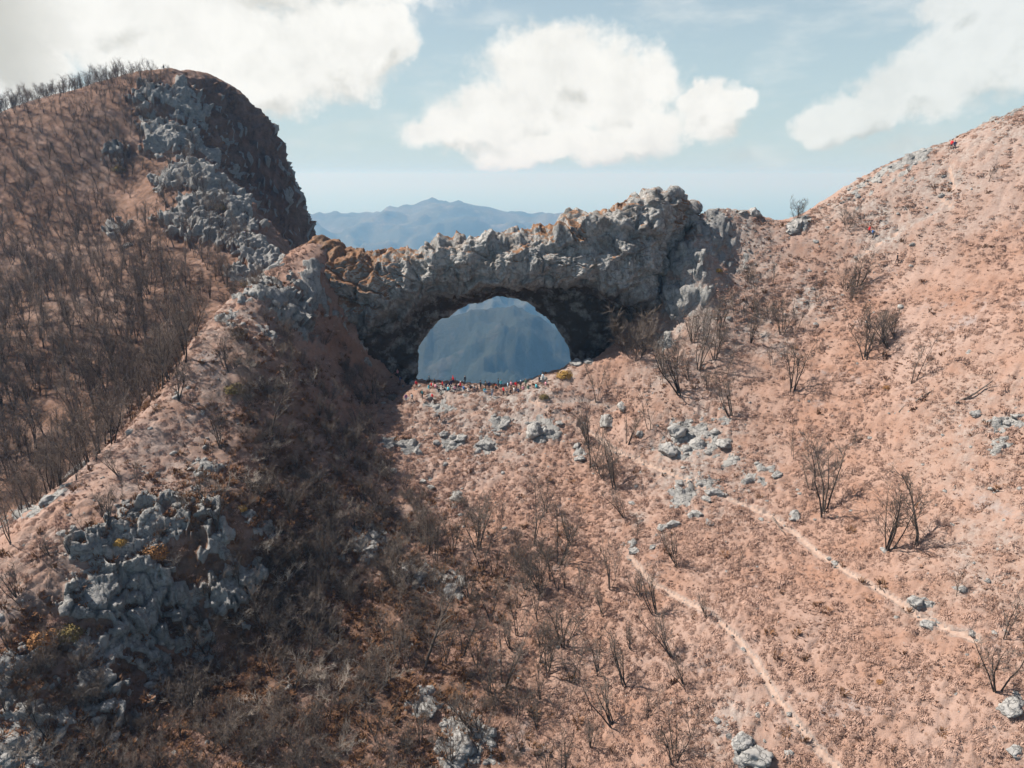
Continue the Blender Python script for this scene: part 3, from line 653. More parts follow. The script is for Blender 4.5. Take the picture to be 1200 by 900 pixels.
KINDS = {
 'coppice': [tree_meshes(10 + i, 4 + i % 3, .42, .088, 8, 5, tw_r=.019, tw_len=1.3) for i in range(5)],
 'tall': [tree_meshes(30 + i, 3 + i % 3, .2, .075, 9, 4, H=8, low=.3, tw_r=.018) for i in range(4)],
 'single': [tree_meshes(50 + i, 1, .0, .13, 15, 6, H=6.5, low=.28, tw_len=1.5, tw_r=.018) for i in range(3)],
 'leaning': [tree_meshes(60 + i, 5, .3, .088, 7, 4, lean=(-.55, .1), up=.09, tw_r=.019, tw_len=1.3) for i in range(4)],
 'thin': [tree_meshes(70 + i, 2, .16, .05, 9, 4, H=4.5, tw_r=.018) for i in range(4)],
 'fuzzy': [tree_meshes(80 + i, 7, .7, .045, 8, 7, H=4, low=.15, tw_len=1.4, tw_r=.014) for i in range(4)],
 'wood': [tree_meshes(90 + i, 2 + i % 2, .2, .11, 12, 5, H=8, low=.25, tw_len=1.5, tw_r=.024, twig_mat=MAT_TWIGW) for i in range(6)],
 'tangle': [tree_meshes(110 + i, 7, .75, .05, 8, 8, H=4.5, low=.1, tw_len=2.0, tw_r=.02, up=-.02, twig_mat=MAT_TWIGW if i % 2 else None) for i in range(4)],
 'pale': [tree_meshes(130 + i, 5, .9, .045, 6, 6, H=4, low=.1, tw_len=2.2, tw_r=.022, up=-.06, twig_mat=MAT_TWIGP) for i in range(3)],
}
KH = dict(coppice=6, tall=8, single=6.5, leaning=6, thin=4.5, fuzzy=4, wood=8, tangle=4.5, pale=4)
def plant(kind, loc, height, label, group, rnd=random, rz=None, name='bare_tree', cat='tree', idx=None, parts=True):
    ms = KINDS[kind]; tm, cm = ms[(idx if idx is not None else rnd.randrange(len(ms))) % len(ms)]; s_ = height / KH[kind]
    o = bpy.data.objects.new(name, None); COL.objects.link(o); o.location = loc; o.scale = (s_, s_, s_); o.rotation_euler = (0, 0, rnd.uniform(-3, 3) if rz is None else rz)
    tag(o, label, cat, group)
    for nm, me in (('trunk', tm), ('crown', cm)): link(nm, me, o)
    return o
def px_height(p, hpx): # metres of a thing hpx photo pixels tall standing at p
    d = p.y * math.cos(PITCH) - p.z * math.sin(PITCH); return hpx / FPX * d / math.cos(PITCH * .9)
TREES = [ # photo x, y of the foot, height in photo px, kind, label
 (964,605,85,'coppice','bare thin-stemmed tree midway down the right slope above the pale trail'),
 (1040,642,78,'coppice','clump of curving bare stems left beside the single forked tree, lower right slope'),
 (1076,639,80,'single','single dark-trunked tree forking at the top, casting a long shadow on the lower right slope'),
 (927,458,60,'coppice','wide multi-stemmed bare tree spreading like a vase upslope of the pale rock band'),
 (858,488,48,'leaning','dark bare tree with curved stems leaning left just above the pale rock band'),
 (799,460,62,'leaning','dark many-stemmed bare tree bending left below the right foot of the arch'),
 (819,432,72,'tall','tall slender leafless stems between the arch foot and the vase-shaped tree'),
 (745,420,56,'fuzzy','pale twiggy round-crowned tree directly in front of the right pier of the arch'),
 (762,505,44,'thin','thin bare stems leaning left at the left end of the pale rock band'),
 (1014,421,52,'coppice','leftmost bare tree of the three standing together high on the right slope'),
 (1027,405,44,'fuzzy','middle bare tree of the three standing together high on the right slope'),
 (1044,408,44,'leaning','rightmost bare tree of the three standing together high on the right slope'),
 (1068,449,56,'thin','slim twiggy tree just above the two fallen logs on the right slope'),
 (957,354,28,'thin','small bare tree above the grey scree patch near the upper right slope'),
 (998,352,28,'fuzzy','small grey bush beside the upper grey scree patch'),
 (862,371,32,'thin','short thin sapling on the grey scree right of the arch'),
 (872,374,28,'thin','very small sapling just right of the short thin one on the grey scree'),
 (916,391,36,'coppice','small spreading bare tree at the lower edge of the upper scree patch'),
 (933,387,32,'thin','upright sapling immediately right of the small spreading tree by the scree'),
 (998,521,22,'thin','tiny lone sapling in open grass in the middle of the right slope'),
 (929,538,32,'thin','pale thin sapling left of the thin-stemmed tree above the long trail'),
 (948,534,30,'thin','pale thin sapling just up from the thin-stemmed tree above the long trail'),
 (795,664,46,'leaning','dark low tree with curved stems leaning left below the rock band, beside the second trail'),
 (864,664,24,'thin','small leafless twig-like sapling casting a short shadow between the two trails'),
 (1120,698,38,'thin','small forked sapling right of the pale rubble strip at the end of the long trail'),
 (693,548,76,'tall','tall thin clump of stems on the slope right of the bowl below the arch'),
 (723,574,58,'leaning','leafless clump left of the start of the rock band, with dark shadow at its foot'),
 (734,606,40,'leaning','dark stubby tree rooted in rock beside the left end of the second trail'),
 (746,634,36,'thin','thin leaning sapling growing from the small white boulder near the top of the second trail'),
 (1196,388,24,'thin','small leaning sapling at the right edge of the photo high on the slope'),
 (1170,810,74,'coppice','bare tree with wide left branches behind the round boulder in the lower right corner'),
 (1176,745,62,'thin','thin upright sapling near the right edge above the boulder tree'),
 (789,893,56,'coppice','branching dark tree at the bottom edge left of the second trail'),
 (803,802,40,'leaning','dark leaning tree left of the widest part of the second trail'),
 (829,723,30,'leaning','small dark leaning shrub where the second trail curves right'),
 (877,331,24,'fuzzy','grey fuzzy bush on the slope just right of the rocky summit knob'),
 (905,335,26,'thin','slender sapling right of the grey fuzzy bush above the scree'),
 (992,267,24,'fuzzy','fuzzy shrub on the ridge path left of the two hikers'),
 (933,258,24,'fuzzy','grey round shrub silhouetted on the skyline at the dark rocks of the ridge'),
 (1158,212,22,'thin','lone tiny sapling near the skyline below the two people at the upper right'),
 (884,345,26,'thin','thin sapling a little below the grey fuzzy bush right of the knob'),
 (842,395,44,'tall','slender stems standing at the left edge of the grey scree right of the arch'),
 (781,440,44,'leaning','bare tree leaning left next to the pale twiggy tree at the arch foot'),
 (625,638,76,'tall','tall fine-stemmed clump with a dark foot in the centre of the photo below the bowl'),
 (662,690,48,'tall','slender clump just below and right of the tall central clump'),
 (682,713,54,'thin','slim stems right of the slender clump below the centre'),
 (708,722,34,'leaning','short dark stems leaning left beside the slim stems below the centre'),
 (661,756,58,'coppice','vase-shaped bare tree throwing a long split shadow in the lower centre'),
 (640,788,52,'coppice','bare tree with fanned stems below the vase-shaped one in the lower centre'),
 (571,813,62,'tall','upright dark stems right of the white boulder near the bottom centre'),
 (590,802,72,'coppice','large fanned clump at the edge of the open grass in the bottom centre'),
 (542,768,66,'tall','tall grey clump among the scrub in the lower centre'),
 (522,776,60,'tall','dense thin stems beside the tall grey clump in the lower centre'),
 (497,784,92,'single','tall straight single trunk in the scrub left of the lower centre'),
 (735,805,62,'leaning','wide dark tree swept to the left in open grass in the lower right of centre'),
 (792,771,60,'leaning','dark tree with long left-swept stems left of the second trail'),
 (693,874,40,'coppice','twisted low tree near the bottom edge right of centre'),
 (752,702,34,'leaning','left-swept dark sapling between the centre clumps and the second trail'),
 (607,712,50,'tall','dark slender stems directly below the tall central clump'),
 (578,673,52,'tall','dark stems at the right edge of the shaded scrub in the centre'),
 (629,856,44,'coppice','low forked tree close to the bottom edge in the centre'),
 (218,424,64,'single','bare tree with rounded crown where the pale spur meets the wood'),
 (260,527,40,'leaning','dark-footed shrub with stems pointing up-left in the middle of the pale spur'),
 (142,558,36,'leaning','dark leaning sapling on the pale spur near the edge of the wood'),
 (143,579,28,'thin','short slanting sapling just below the dark leaning one on the pale spur'),
 (162,574,34,'thin','hair-thin sapling standing right of the dark leaning one on the pale spur'),
 (207,468,46,'coppice','small spreading tree at the wood edge right beside the pale spur'),
 (320,514,72,'single','large bare tree with broad crown at the top of the shaded gully'),
 (267,434,40,'leaning','dark leaning tree on the upper pale spur'),
 (258,497,36,'thin','thin bent sapling in the middle of the pale spur above the dark-footed shrub'),
 (127,600,30,'coppice','small spreading shrub on the lower pale spur above the crag'),
 (13,637,62,'tall','tall bare tree at the left edge of the photo'),
 (59,652,26,'leaning','first of two small dark saplings on the pale spur near the left edge'),
 (81,646,26,'coppice','second of two small dark saplings on the pale spur near the left edge'),
 (125,611,40,'coppice','wide dark spreading shrub directly above the left end of the grey crag'),
 (25,706,48,'leaning','thin leaning tree on the lowest part of the pale spur at the left'),
 (55,689,26,'thin','tiny leaning sapling left of the grey crag'),
 (8,714,20,'thin','tiny sapling at the left edge below the tall bare tree'),
 (96,619,22,'thin','tiny sapling between the small dark saplings and the spreading shrub on the spur'),
]
SLOPE_G = 'bare trees scattered over the open slopes'
r1 = random.Random(5)
for k, (px, py, hp, kind, lab) in enumerate(TREES):
    p = ground(px, py)
    rz = r1.uniform(-.5, .5) if kind == 'leaning' else None
    plant(kind, p - Vector((0, 0, .1)), px_height(p, hp) * 1.15, lab, SLOPE_G, r1, rz, idx=k)

MARKS = [(790,515,'the pale rock band'), (735,395,'the right pier of the arch'), (860,385,'the grey scree right of the arch'), (927,458,'the vase-shaped tree'), (1030,408,'the three trees standing together'), (995,350,'the upper scree patch'), (964,605,'the thin-stemmed tree above the trail'),
 (625,638,'the tall central clump'), (661,756,'the vase-shaped tree of the lower centre'), (745,640,'the top of the second trail'), (800,705,'the bend of the second trail'), (590,802,'the large fanned clump'), (540,868,'the square pale boulder'), (693,874,'the twisted low tree'), (662,441,'the golden-ochre bush'), (560,515,'the rocks in the bowl'), (735,805,'the wide left-swept tree')]
USED = set()
def where_label(px, py, kind):
    look = {'thin': 'hair-thin sapling', 'tall': 'slim upright sapling', 'leaning': 'sapling bending left', 'fuzzy': 'small fuzzy shrub', 'coppice': 'small spreading sapling'}[kind]
    for mx, my, nm in sorted(MARKS, key=lambda m_: (m_[0] - px) ** 2 + (m_[1] - py) ** 2):
        dx, dy = px - mx, py - my; d = math.hypot(dx, dy); far_w = 'just' if d < 45 else 'some way' if d < 110 else 'far'
        side = ('above' if dy < 0 else 'below') if abs(dy) > 2 * abs(dx) else ('right of' if dx > 0 else 'left of') if abs(dx) > 2 * abs(dy) else ('above and ' if dy < 0 else 'below and ') + ('right of' if dx > 0 else 'left of')
        lab = 'bare %s %s %s %s' % (look, far_w, side, nm)
        if lab not in USED: USED.add(lab); return lab
EXTRA = [(700,470),(712,455),(690,520),(706,560),(735,520),(775,450),(790,430),(808,445),(830,455),(838,420),(850,440),(845,385),(890,370),(902,372),(880,400),(905,430),(770,405),(758,412),(733,412),(812,400),(825,385),(1035,385),(1050,395),(990,340),(1005,335),(960,560),(950,575)]
for k, (px, py) in enumerate(EXTRA):
    p = ground(px, py); plant(('thin', 'tall', 'leaning', 'fuzzy', 'coppice')[k % 5], p - Vector((0, 0, .1)), px_height(p, r1.uniform(26, 52)), where_label(px, py, ('thin', 'tall', 'leaning', 'fuzzy', 'coppice')[k % 5]), 'small saplings scattered right of the arch', r1, 0 if k % 5 == 2 else None)
LOW = [(640,700),(615,690),(600,760),(650,840),(670,640),(640,600),(560,640),(585,620),(720,850),(760,840),(700,790),(675,800),(560,860),(610,880),(740,760),(810,860),(770,720),(715,690),(655,660),(530,720),(550,700)]
for k, (px, py) in enumerate(LOW):
    p = ground(px, py); plant(('leaning', 'tall', 'coppice', 'thin')[k % 4], p - Vector((0, 0, .1)), px_height(p, r1.uniform(38, 74)), where_label(px, py, ('leaning', 'tall', 'coppice', 'thin')[k % 4]), 'slim saplings of the lower centre', r1, r1.uniform(-.6, .6) if k % 4 == 0 else None)

def inpoly(x, y, poly):
    x = np.asarray(x); c = np.zeros(x.shape, bool); n = len(poly)
    for i in range(n):
        x1, y1 = poly[i]; x2, y2 = poly[(i + 1) % n]
        if y1 == y2: continue
        k = ((y1 > y) != (y2 > y)) & (x < (x2 - x1) * (y - y1) / (y2 - y1) + x1); c ^= k
    return c
Vg = V.reshape(NR, NA, 3)
def height_xy(x, y):
    a = np.arctan2(x, y); r = np.hypot(x, y); j = (a - azs[0]) / (azs[1] - azs[0]); i = np.log(r / 36) / np.log(400 / 36) * (NR - 1)
    i0 = np.clip(i.astype(int), 0, NR - 2); j0 = np.clip(j.astype(int), 0, NA - 2); fi = np.clip(i - i0, 0, 1); fj = np.clip(j - j0, 0, 1); z = Vg[..., 2]
    return (z[i0, j0] * (1 - fi) + z[i0 + 1, j0] * fi) * (1 - fj) + (z[i0, j0 + 1] * (1 - fi) + z[i0 + 1, j0 + 1] * fi) * fj
def lookup(A, x, y):
    a = np.arctan2(x, y); r = np.hypot(x, y); j = np.clip(np.round((a - azs[0]) / (azs[1] - azs[0])).astype(int), 0, NA - 1); i = np.clip(np.round(np.log(r / 36) / np.log(400 / 36) * (NR - 1)).astype(int), 0, NR - 1)
    return A.reshape(NR, NA)[i, j]
def scatter(n, x0, x1, y0, y1, mind, seed):
    """random points no closer than mind (dart throwing on a grid)"""
    g_ = np.random.default_rng(seed); x = g_.uniform(x0, x1, n); y = g_.uniform(y0, y1, n); cell = {}; keep = []
    for k in range(n):
        c = (int(x[k] // mind), int(y[k] // mind))
        if any((c[0] + a, c[1] + b) in cell and (x[k] - x[cell[(c[0] + a, c[1] + b)]]) ** 2 + (y[k] - y[cell[(c[0] + a, c[1] + b)]]) ** 2 < mind * mind for a in (-1, 0, 1) for b in (-1, 0, 1)): continue
        if c in cell: continue
        cell[c] = k; keep.append(k)
    return x[keep], y[keep]
def make_stuff(name, label, cat, meshes, P, scl, rz, tilt=0.0, seed=0):
    """one object that carries many small copies (geometry nodes) of the given meshes"""
    src = bpy.data.collections.new(name + '_sources')
    for k, lst in enumerate(meshes):
        V_, F_, mats_, mi = [], [], [], []; off = 0
        o = bpy.data.objects.new('%s_%02d' % (name, k), lst); src.objects.link(o)
    me = bpy.data.meshes.new(name); P = np.ascontiguousarray(P, np.float32); me.vertices.add(len(P)); me.vertices.foreach_set('co', P.ravel())
    g_ = np.random.default_rng(seed)
    a = me.attributes.new('scl', 'FLOAT', 'POINT'); a.data.foreach_set('value', np.asarray(scl, np.float32))
    a = me.attributes.new('rot', 'FLOAT_VECTOR', 'POINT'); rv = np.stack([g_.normal(0, tilt, len(P)), g_.normal(0, tilt, len(P)), rz], 1).astype(np.float32); a.data.foreach_set('vector', rv.ravel())
    a = me.attributes.new('pick', 'INT', 'POINT'); a.data.foreach_set('value', g_.integers(0, len(meshes), len(P)).astype(np.int32))
    o = link(name, me); tag(o, label, cat, kind='stuff')
    ng = bpy.data.node_groups.new(name, 'GeometryNodeTree'); ng.interface.new_socket('Geometry', in_out='INPUT', socket_type='NodeSocketGeometry'); ng.interface.new_socket('Geometry', in_out='OUTPUT', socket_type='NodeSocketGeometry')
    N = ng.nodes; Lk = ng.links; gi = N.new('NodeGroupInput'); go = N.new('NodeGroupOutput'); mp = N.new('GeometryNodeMeshToPoints'); ci = N.new('GeometryNodeCollectionInfo'); ci.inputs[0].default_value = src; ci.inputs[1].default_value = True; ci.inputs[2].default_value = True
    ip = N.new('GeometryNodeInstanceOnPoints'); ip.inputs['Pick Instance'].default_value = True
    def att(nm, ty):
        n = N.new('GeometryNodeInputNamedAttribute'); n.data_type = ty; n.inputs[0].default_value = nm; return n.outputs[0]
    e2r = N.new('FunctionNodeEulerToRotation'); Lk.new(att('rot', 'FLOAT_VECTOR'), e2r.inputs[0])
    Lk.new(gi.outputs[0], mp.inputs[0]); Lk.new(mp.outputs[0], ip.inputs['Points']); Lk.new(ci.outputs[0], ip.inputs['Instance']); Lk.new(att('pick', 'INT'), ip.inputs['Instance Index'])
    Lk.new(e2r.outputs[0], ip.inputs['Rotation']); Lk.new(att('scl', 'FLOAT'), ip.inputs['Scale']); Lk.new(ip.outputs[0], go.inputs[0])
    md = o.modifiers.new('scatter', 'NODES'); md.node_group = ng; return o
def joined(tm, cm, name):
    def gv(me): a = np.empty(len(me.vertices) * 3, np.float32); me.vertices.foreach_get('co', a); return a.reshape(-1, 3)
    def gf(me): a = np.empty(len(me.loops), np.int32); me.loops.foreach_get('vertex_index', a); return a.reshape(-1, 4)
    v1, f1, v2, f2 = gv(tm), gf(tm), gv(cm), gf(cm); me = mesh_np(name, np.vstack([v1, v2]), np.vstack([f1, f2 + len(v1)]), [tm.materials[0], cm.materials[0]])
    mi = np.r_[np.zeros(len(f1), np.int32), np.ones(len(f2), np.int32)]; me.polygons.foreach_set('material_index', mi); return me

# the wood on the left hill
WOOD = [(-40,120),(0,130),(60,105),(130,90),(200,88),(165,140),(150,200),(128,250),(150,290),(215,320),(250,345),(228,400),(198,455),(150,500),(112,552),(60,596),(-40,650)]
THIN = [(150,90),(205,90),(230,180),(290,270),(300,320),(250,350),(200,320),(130,270),(140,190)]
wx, wy = scatter(20000, -190, -35, 92, 285, 1.75, 3)
wz = height_xy(wx, wy); qx, qy = proj(np.stack([wx, wy, wz], 1))
den = np.where(inpoly(qx, qy, WOOD), 1.0, np.where(inpoly(qx, qy, THIN), .42, 0)); den *= np.clip(.9 + .9 * fbm(np.stack([wx, wy, wz], 1), 12, 3, 9), .15, 1)
g_ = np.random.default_rng(4); k = g_.uniform(0, 1, len(wx)) < den; wx, wy, wz = wx[k], wy[k], wz[k]
order = np.argsort(np.hypot(wx, wy)); wx, wy, wz = wx[order], wy[order], wz[order]
hts = np.interp(wy, [100, 140, 185, 250], [8.5, 8.5, 6.2, 5.0]) * g_.uniform(.45, 1.25, len(wx))
vis = 0; rest = []
for k in range(len(wx)):
    p = Vector((wx[k], wy[k], wz[k])); qx, qy = proj(np.array([p])); 
    if vis < 300 and qx[0] > -20:
        d = (p + Vector((0, 0, hts[k] * .7))); hr = BVH.ray_cast(Vector((0, 0, 0)), d.normalized(), d.length - 1.5)
        if hr[0] is None:
            plant('wood', p, hts[k], 'slender bare tree inside the dense leafless wood on the left hillside', 'trees of the leafless wood on the left hillside', r1, name='wood_tree'); vis += 1; continue
    rest.append(k)
rest = np.array(rest)
make_stuff('far_wood', None, None, [joined(*m_, 'wood_tree_mesh') for m_ in KINDS['wood']], np.stack([wx, wy, wz], 1)[rest], hts[rest] / 8, g_.uniform(0, 6.28, len(rest)), .06, 1)
print('wood', len(wx), round(time.time() - T0, 1))

# scrub in the shaded gully and along the spur
SCRUB = [((255,395),(330,365),(400,395),(440,470),(450,540),(500,600),(520,700),(500,800),(460,900),(250,920),(180,830),(230,760),(300,640),(290,540),(280,450)),
         ((450,560),(560,600),(640,650),(680,740),(660,920),(440,920),(480,780)),
         ((-20,740),(60,740),(150,820),(260,920),(-20,920)),
         ((250,330),(330,330),(340,400),(260,420)), ((150,600),(330,560),(340,680),(260,760),(120,720))]
SD = [.95, .34, .6, .4, .25]
sx, sy = scatter(14000, -66, 12, 55, 142, 1.2, 8); sz = height_xy(sx, sy); qx, qy = proj(np.stack([sx, sy, sz], 1)); den = np.zeros(len(sx))
for poly, d_ in zip(SCRUB, SD): den = np.maximum(den, np.where(inpoly(qx, qy, poly), d_, 0))
den *= np.clip(.85 + .9 * fbm(np.stack([sx, sy, sz], 1), 8, 3, 19), .12, 1)
den *= np.where(qy < 500, .5, np.where(qy < 580, .75, 1.0)); k = g_.uniform(0, 1, len(sx)) < den * .8; sx, sy, sz, qx, qy = sx[k], sy[k], sz[k], qx[k], qy[k]
order = np.argsort(np.hypot(sx, sy)); nind = 0; rest = []
for k in order:
    kind = r1.choices(['tangle', 'fuzzy', 'pale', 'tall', 'coppice'], [5, 2, 2.2, 2.2, 1.5] if sx[k] / sy[k] < -.13 else [.7, .6, .5, 4, 3])[0]
    h_ = {'tangle': 3.6, 'fuzzy': 3.2, 'pale': 3.4, 'tall': 7.0, 'coppice': 5.4}[kind] * r1.uniform(.6, 1.15)
    if nind < 300 and -20 < qx[k] < 1220 and qy[k] < 930:
        if kind in ('tall', 'coppice'): plant(kind, (sx[k], sy[k], sz[k]), h_, 'bare upright tree among the tangled scrub of the shaded gully', 'upright bare trees in the gully scrub', r1)
        else: plant(kind, (sx[k], sy[k], sz[k]), h_, 'leafless tangled shrub in the shaded gully scrub', 'tangled shrubs of the gully scrub', r1, name='bare_shrub', cat='shrub')
        nind += 1
    else: rest.append(k)
rest = np.array(rest)
make_stuff('far_scrub', None, None, [joined(*m_, 'scrub_mesh') for kd in ('tangle', 'fuzzy', 'pale', 'coppice') for m_ in KINDS[kd]], np.stack([sx, sy, sz], 1)[rest], g_.uniform(.5, 1.0, len(rest)) * .9, g_.uniform(0, 6.28, len(rest)), .1, 2)
print('scrub', len(sx), nind, round(time.time() - T0, 1))

# ------------------------------------------------------------------ boulders and stones
def boulder_mesh(seed, sub=4, flat=.7, amp=.35, name='boulder'):
    bm = bmesh.new(); bmesh.ops.create_icosphere(bm, subdivisions=sub, radius=1); v = np.array([x.co[:] for x in bm.verts], np.float32)
    f = np.array([[x.index for x in fc_.verts] for fc_ in bm.faces]); bm.free(); g_ = np.random.default_rng(seed)
    for k in range(11):   # broken faces: planes cut the ball
        n = g_.normal(size=3); n /= np.linalg.norm(n); d = g_.uniform(.55, .85); o = v @ n; v -= np.maximum(o - d, 0)[:, None] * n * .92
    o = v + seed * 7.7; r_ = 1 + fbm(o, .75, 4, seed, .6, True) * amp * .45 + crag(o * 3.2, seed) * .11 + fbm(o, .22, 2, seed + 5) * .09
    v = v * r_[:, None] * np.array([1, .8, flat]); return mesh_np(name, v, f, MAT_ROCK, False if sub < 2 else True)
BM = [boulder_mesh(200 + i, 4, .5 + .09 * (i % 5)) for i in range(7)]
SM = [boulder_mesh(240 + i, 2, .6, .3, 'stone') for i in range(5)]
def put_rock(p, size, label, group, me, rz, flat=1.0, name='boulder', cat='boulder'):
    o = link(name, me, None, p); o.scale = (size, size * .9, size * flat); o.rotation_euler = (r1.uniform(-.25, .25), r1.uniform(-.25, .25), rz); tag(o, label, cat, group); return o
BOULDERS = [ # photo x, y, width px, label
 (1184,829,30,'round pale grey boulder with a dark shaded side in the lower right corner'),
 (886,886,44,'low dark-fronted boulder at the bottom edge beside the second trail'),
 (870,868,30,'pale flat rock just behind the dark-fronted boulder at the bottom edge'),
 (925,884,14,'small stone right of the dark-fronted boulder at the bottom edge'),
 (1074,705,26,'first pale block of the rubble strip at the end of the long trail'),
 (1090,733,22,'second pale block, lower end of the rubble strip by the long trail'),
 (1140,741,12,'small white stone lying beside the lower end of the long trail'),
 (744,645,18,'white boulder at the top of the second trail'),
 (765,642,11,'small pale stone right of the white boulder at the top of the second trail'),
 (783,525,26,'dark-sided block at the left end of the pale rock band'),
 (817,520,22,'dark hollowed block in the middle of the pale rock band'),
 (795,506,34,'long pale slab along the upper edge of the rock band'),
 (845,518,28,'pale slab at the upper right end of the rock band'),
 (838,578,22,'dark upright block beside the long trail below the rock band'),
 (828,584,16,'small dark block left of the upright one beside the long trail'),
 (797,566,14,'small grey rock beside the long trail left of the dark blocks'),
 (911,556,16,'small dark-shadowed rock in the grass right of the rock band'),
 (932,605,20,'flat dark rock at the bend of the long trail'),
 (875,564,12,'small stone between the rock band and the flat trail rock'),
 (892,608,9,'tiny stone lying on the long trail'),
 (787,614,20,'pale rock patch block below the long trail'),
 (816,601,18,'grey rock in the grass just under the long trail'),
 (831,612,14,'small grey rock right under the upright dark block'),
 (775,618,14,'small rock left of the pale patch under the trail'),
 (712,494,26,'flat dark rock on the slope left above the rock band'),
 (750,509,14,'small dark stone near the lean sapling left of the rock band'),
 (730,476,16,'white flat stone on the slope between arch foot and rock band'),
 (567,522,24,'dark boulder in the bowl below the people'),
 (540,512,22,'grey split rock in the bowl left of the dark boulder'),
 (583,508,12,'small dark stone above the dark boulder in the bowl'),
 (592,495,18,'pale slab in the upper part of the bowl below the people'),
 (626,503,26,'wide pale slab on the right side of the bowl'),
 (642,506,16,'pale block at the right end of the wide slab in the bowl'),
 (655,495,12,'small grey rock right above the bowl beside the trail'),
 (521,508,14,'small grey rock at the left of the split rock in the bowl'),
 (512,518,12,'lowest left stone near the split rock in the bowl'),
 (454,524,16,'dark grey rock on the left rim of the bowl'),
 (468,520,12,'pale rock next to the dark one on the left rim of the bowl'),
 (483,520,14,'bright small rock on the left rim of the bowl'),
 (490,531,12,'small rock under the bright one on the left rim of the bowl'),
 (678,537,16,'grey rock on the slope right of the bowl'),
 (676,522,12,'small pale rock above the grey one right of the bowl'),
 (505,570,12,'small pale stone in the grass below the bowl'),
 (496,564,10,'tiny stone left of the pale stone below the bowl'),
 (535,583,14,'grey stone in the grass at the foot of the bowl'),
 (532,594,10,'tiny dark stone at the foot of the bowl'),
 (461,552,12,'dark stone at the scrub edge left of the bowl'),
 (436,640,26,'tall grey rock standing in the scrub of the gully'),
 (438,625,16,'grey rock on top behind the tall one in the scrub'),
 (531,690,24,'white-topped rock in the middle of the lower scrub'),
 (500,665,16,'flat grey rock left above the white-topped rock in the scrub'),
 (538,868,34,'square pale boulder with shaded front at the bottom edge left of centre'),
 (500,832,28,'dark grey boulder in the scrub above the square pale boulder'),
 (575,858,16,'dark stone right of the square pale boulder'),
 (133,862,18,'pale rock at the bottom left edge in brown grass'),
 (40,893,26,'pale block at the bottom edge in the left corner'),
 (126,825,22,'white split rock at the foot of the grey crag'),
 (1192,487,16,'dark-fronted rock at the right edge among pale grass'),
 (1145,485,14,'pale grey rock left of the one at the right edge'),
 (1190,880,22,'low rock in the bottom right corner under the round boulder'),
 (936,263,18,'dark angular rock on the skyline ridge under the round shrub'),
 (929,270,16,'second dark rock just below the angular one on the skyline ridge'),
 (884,246,24,'jagged grey rock topping the small peak on the skyline right of the knob'),
 (868,249,18,'pale rock forming the left half of the small peak on the skyline'),
 (676,415,20,'white boulder at the right end of the arch opening'),
 (690,409,14,'small white rock next to the white boulder at the arch opening'),
 (637,445,14,'pale boulder beside the people at the right end of the group'),
 (472,440,16,'pale block at the foot of the left pier of the arch'),
 (485,446,14,'second pale block at the foot of the left pier'),
 (140,270,12,'dark rock in the wood of the left hill'),
 (140,255,10,'small grey rock in the wood of the left hill above the dark one'),
 (133,275,16,'pale boulder standing out in the wood on the left hill'),
 (150,288,14,'pale block right below the boulder in the wood on the left hill'),
 (60,585,26,'dark crag at the foot of the wood beside the pale spur'),
 (82,560,20,'grey slab at the wood edge on the pale spur'),
 (200,776,0,''),
]
BG = 'limestone rocks breaking through the grass'
for k, (px, py, wpx, lab) in enumerate(BOULDERS):
    if not wpx: continue
    p = ground(px, py); size = px_height(p, wpx) / 2 * .88
    put_rock(p + Vector((0, 0, -size * .08)), size, lab, BG, BM[k % 7], r1.uniform(0, 6.28), r1.uniform(.7, 1.15))
# loose stones and grass tufts nobody could count
def field_points(n, seed, x0=-70, x1=100, y0=48, y1=150):
    g2 = np.random.default_rng(seed); x = g2.uniform(x0, x1, n); y = y0 + (y1 - y0) * g2.uniform(0, 1, n) ** 1.25; k = np.abs(np.degrees(np.arctan2(x, y))) < 44; x, y = x[k], y[k]
    return x, y, height_xy(x, y)
x, y, z = field_points(90000, 31); rk = lookup(rockm, x, y); gk = lookup(MASK[:, 1], x, y); g2 = np.random.default_rng(32)
k = g2.uniform(0, 1, len(x)) < np.clip(.015 + .55 * rk + .16 * gk + .05 * np.exp(-(((x + 5) / 22) ** 2 + ((y - 122) / 14) ** 2)), 0, .55); x, y, z, rk = x[k], y[k], z[k], rk[k]
make_stuff('loose_stones', None, None, SM, np.stack([x, y, z - .03], 1), np.clip(g2.lognormal(-1.75, .6, len(x)), .06, .8) * np.where(rk > .3, 1.2, .85), g2.uniform(0, 6.28, len(x)), .3, 5)
print('stones', len(x))
def grass_material(name, a, b2):
    m, t, b = material(name, .9); oi = t.node('ShaderNodeObjectInfo'); ge = t.node('ShaderNodeNewGeometry')
    t.l.new(t.mix(oi.outputs['Random'], a, b2), b.inputs['Base Color']); return m
MAT_TUFT = grass_material('dead_grass', (.36, .225, .165), (.285, .165, .112)); MAT_HEATH = grass_material('brown_heath', (.13, .068, .034), (.22, .11, .055))
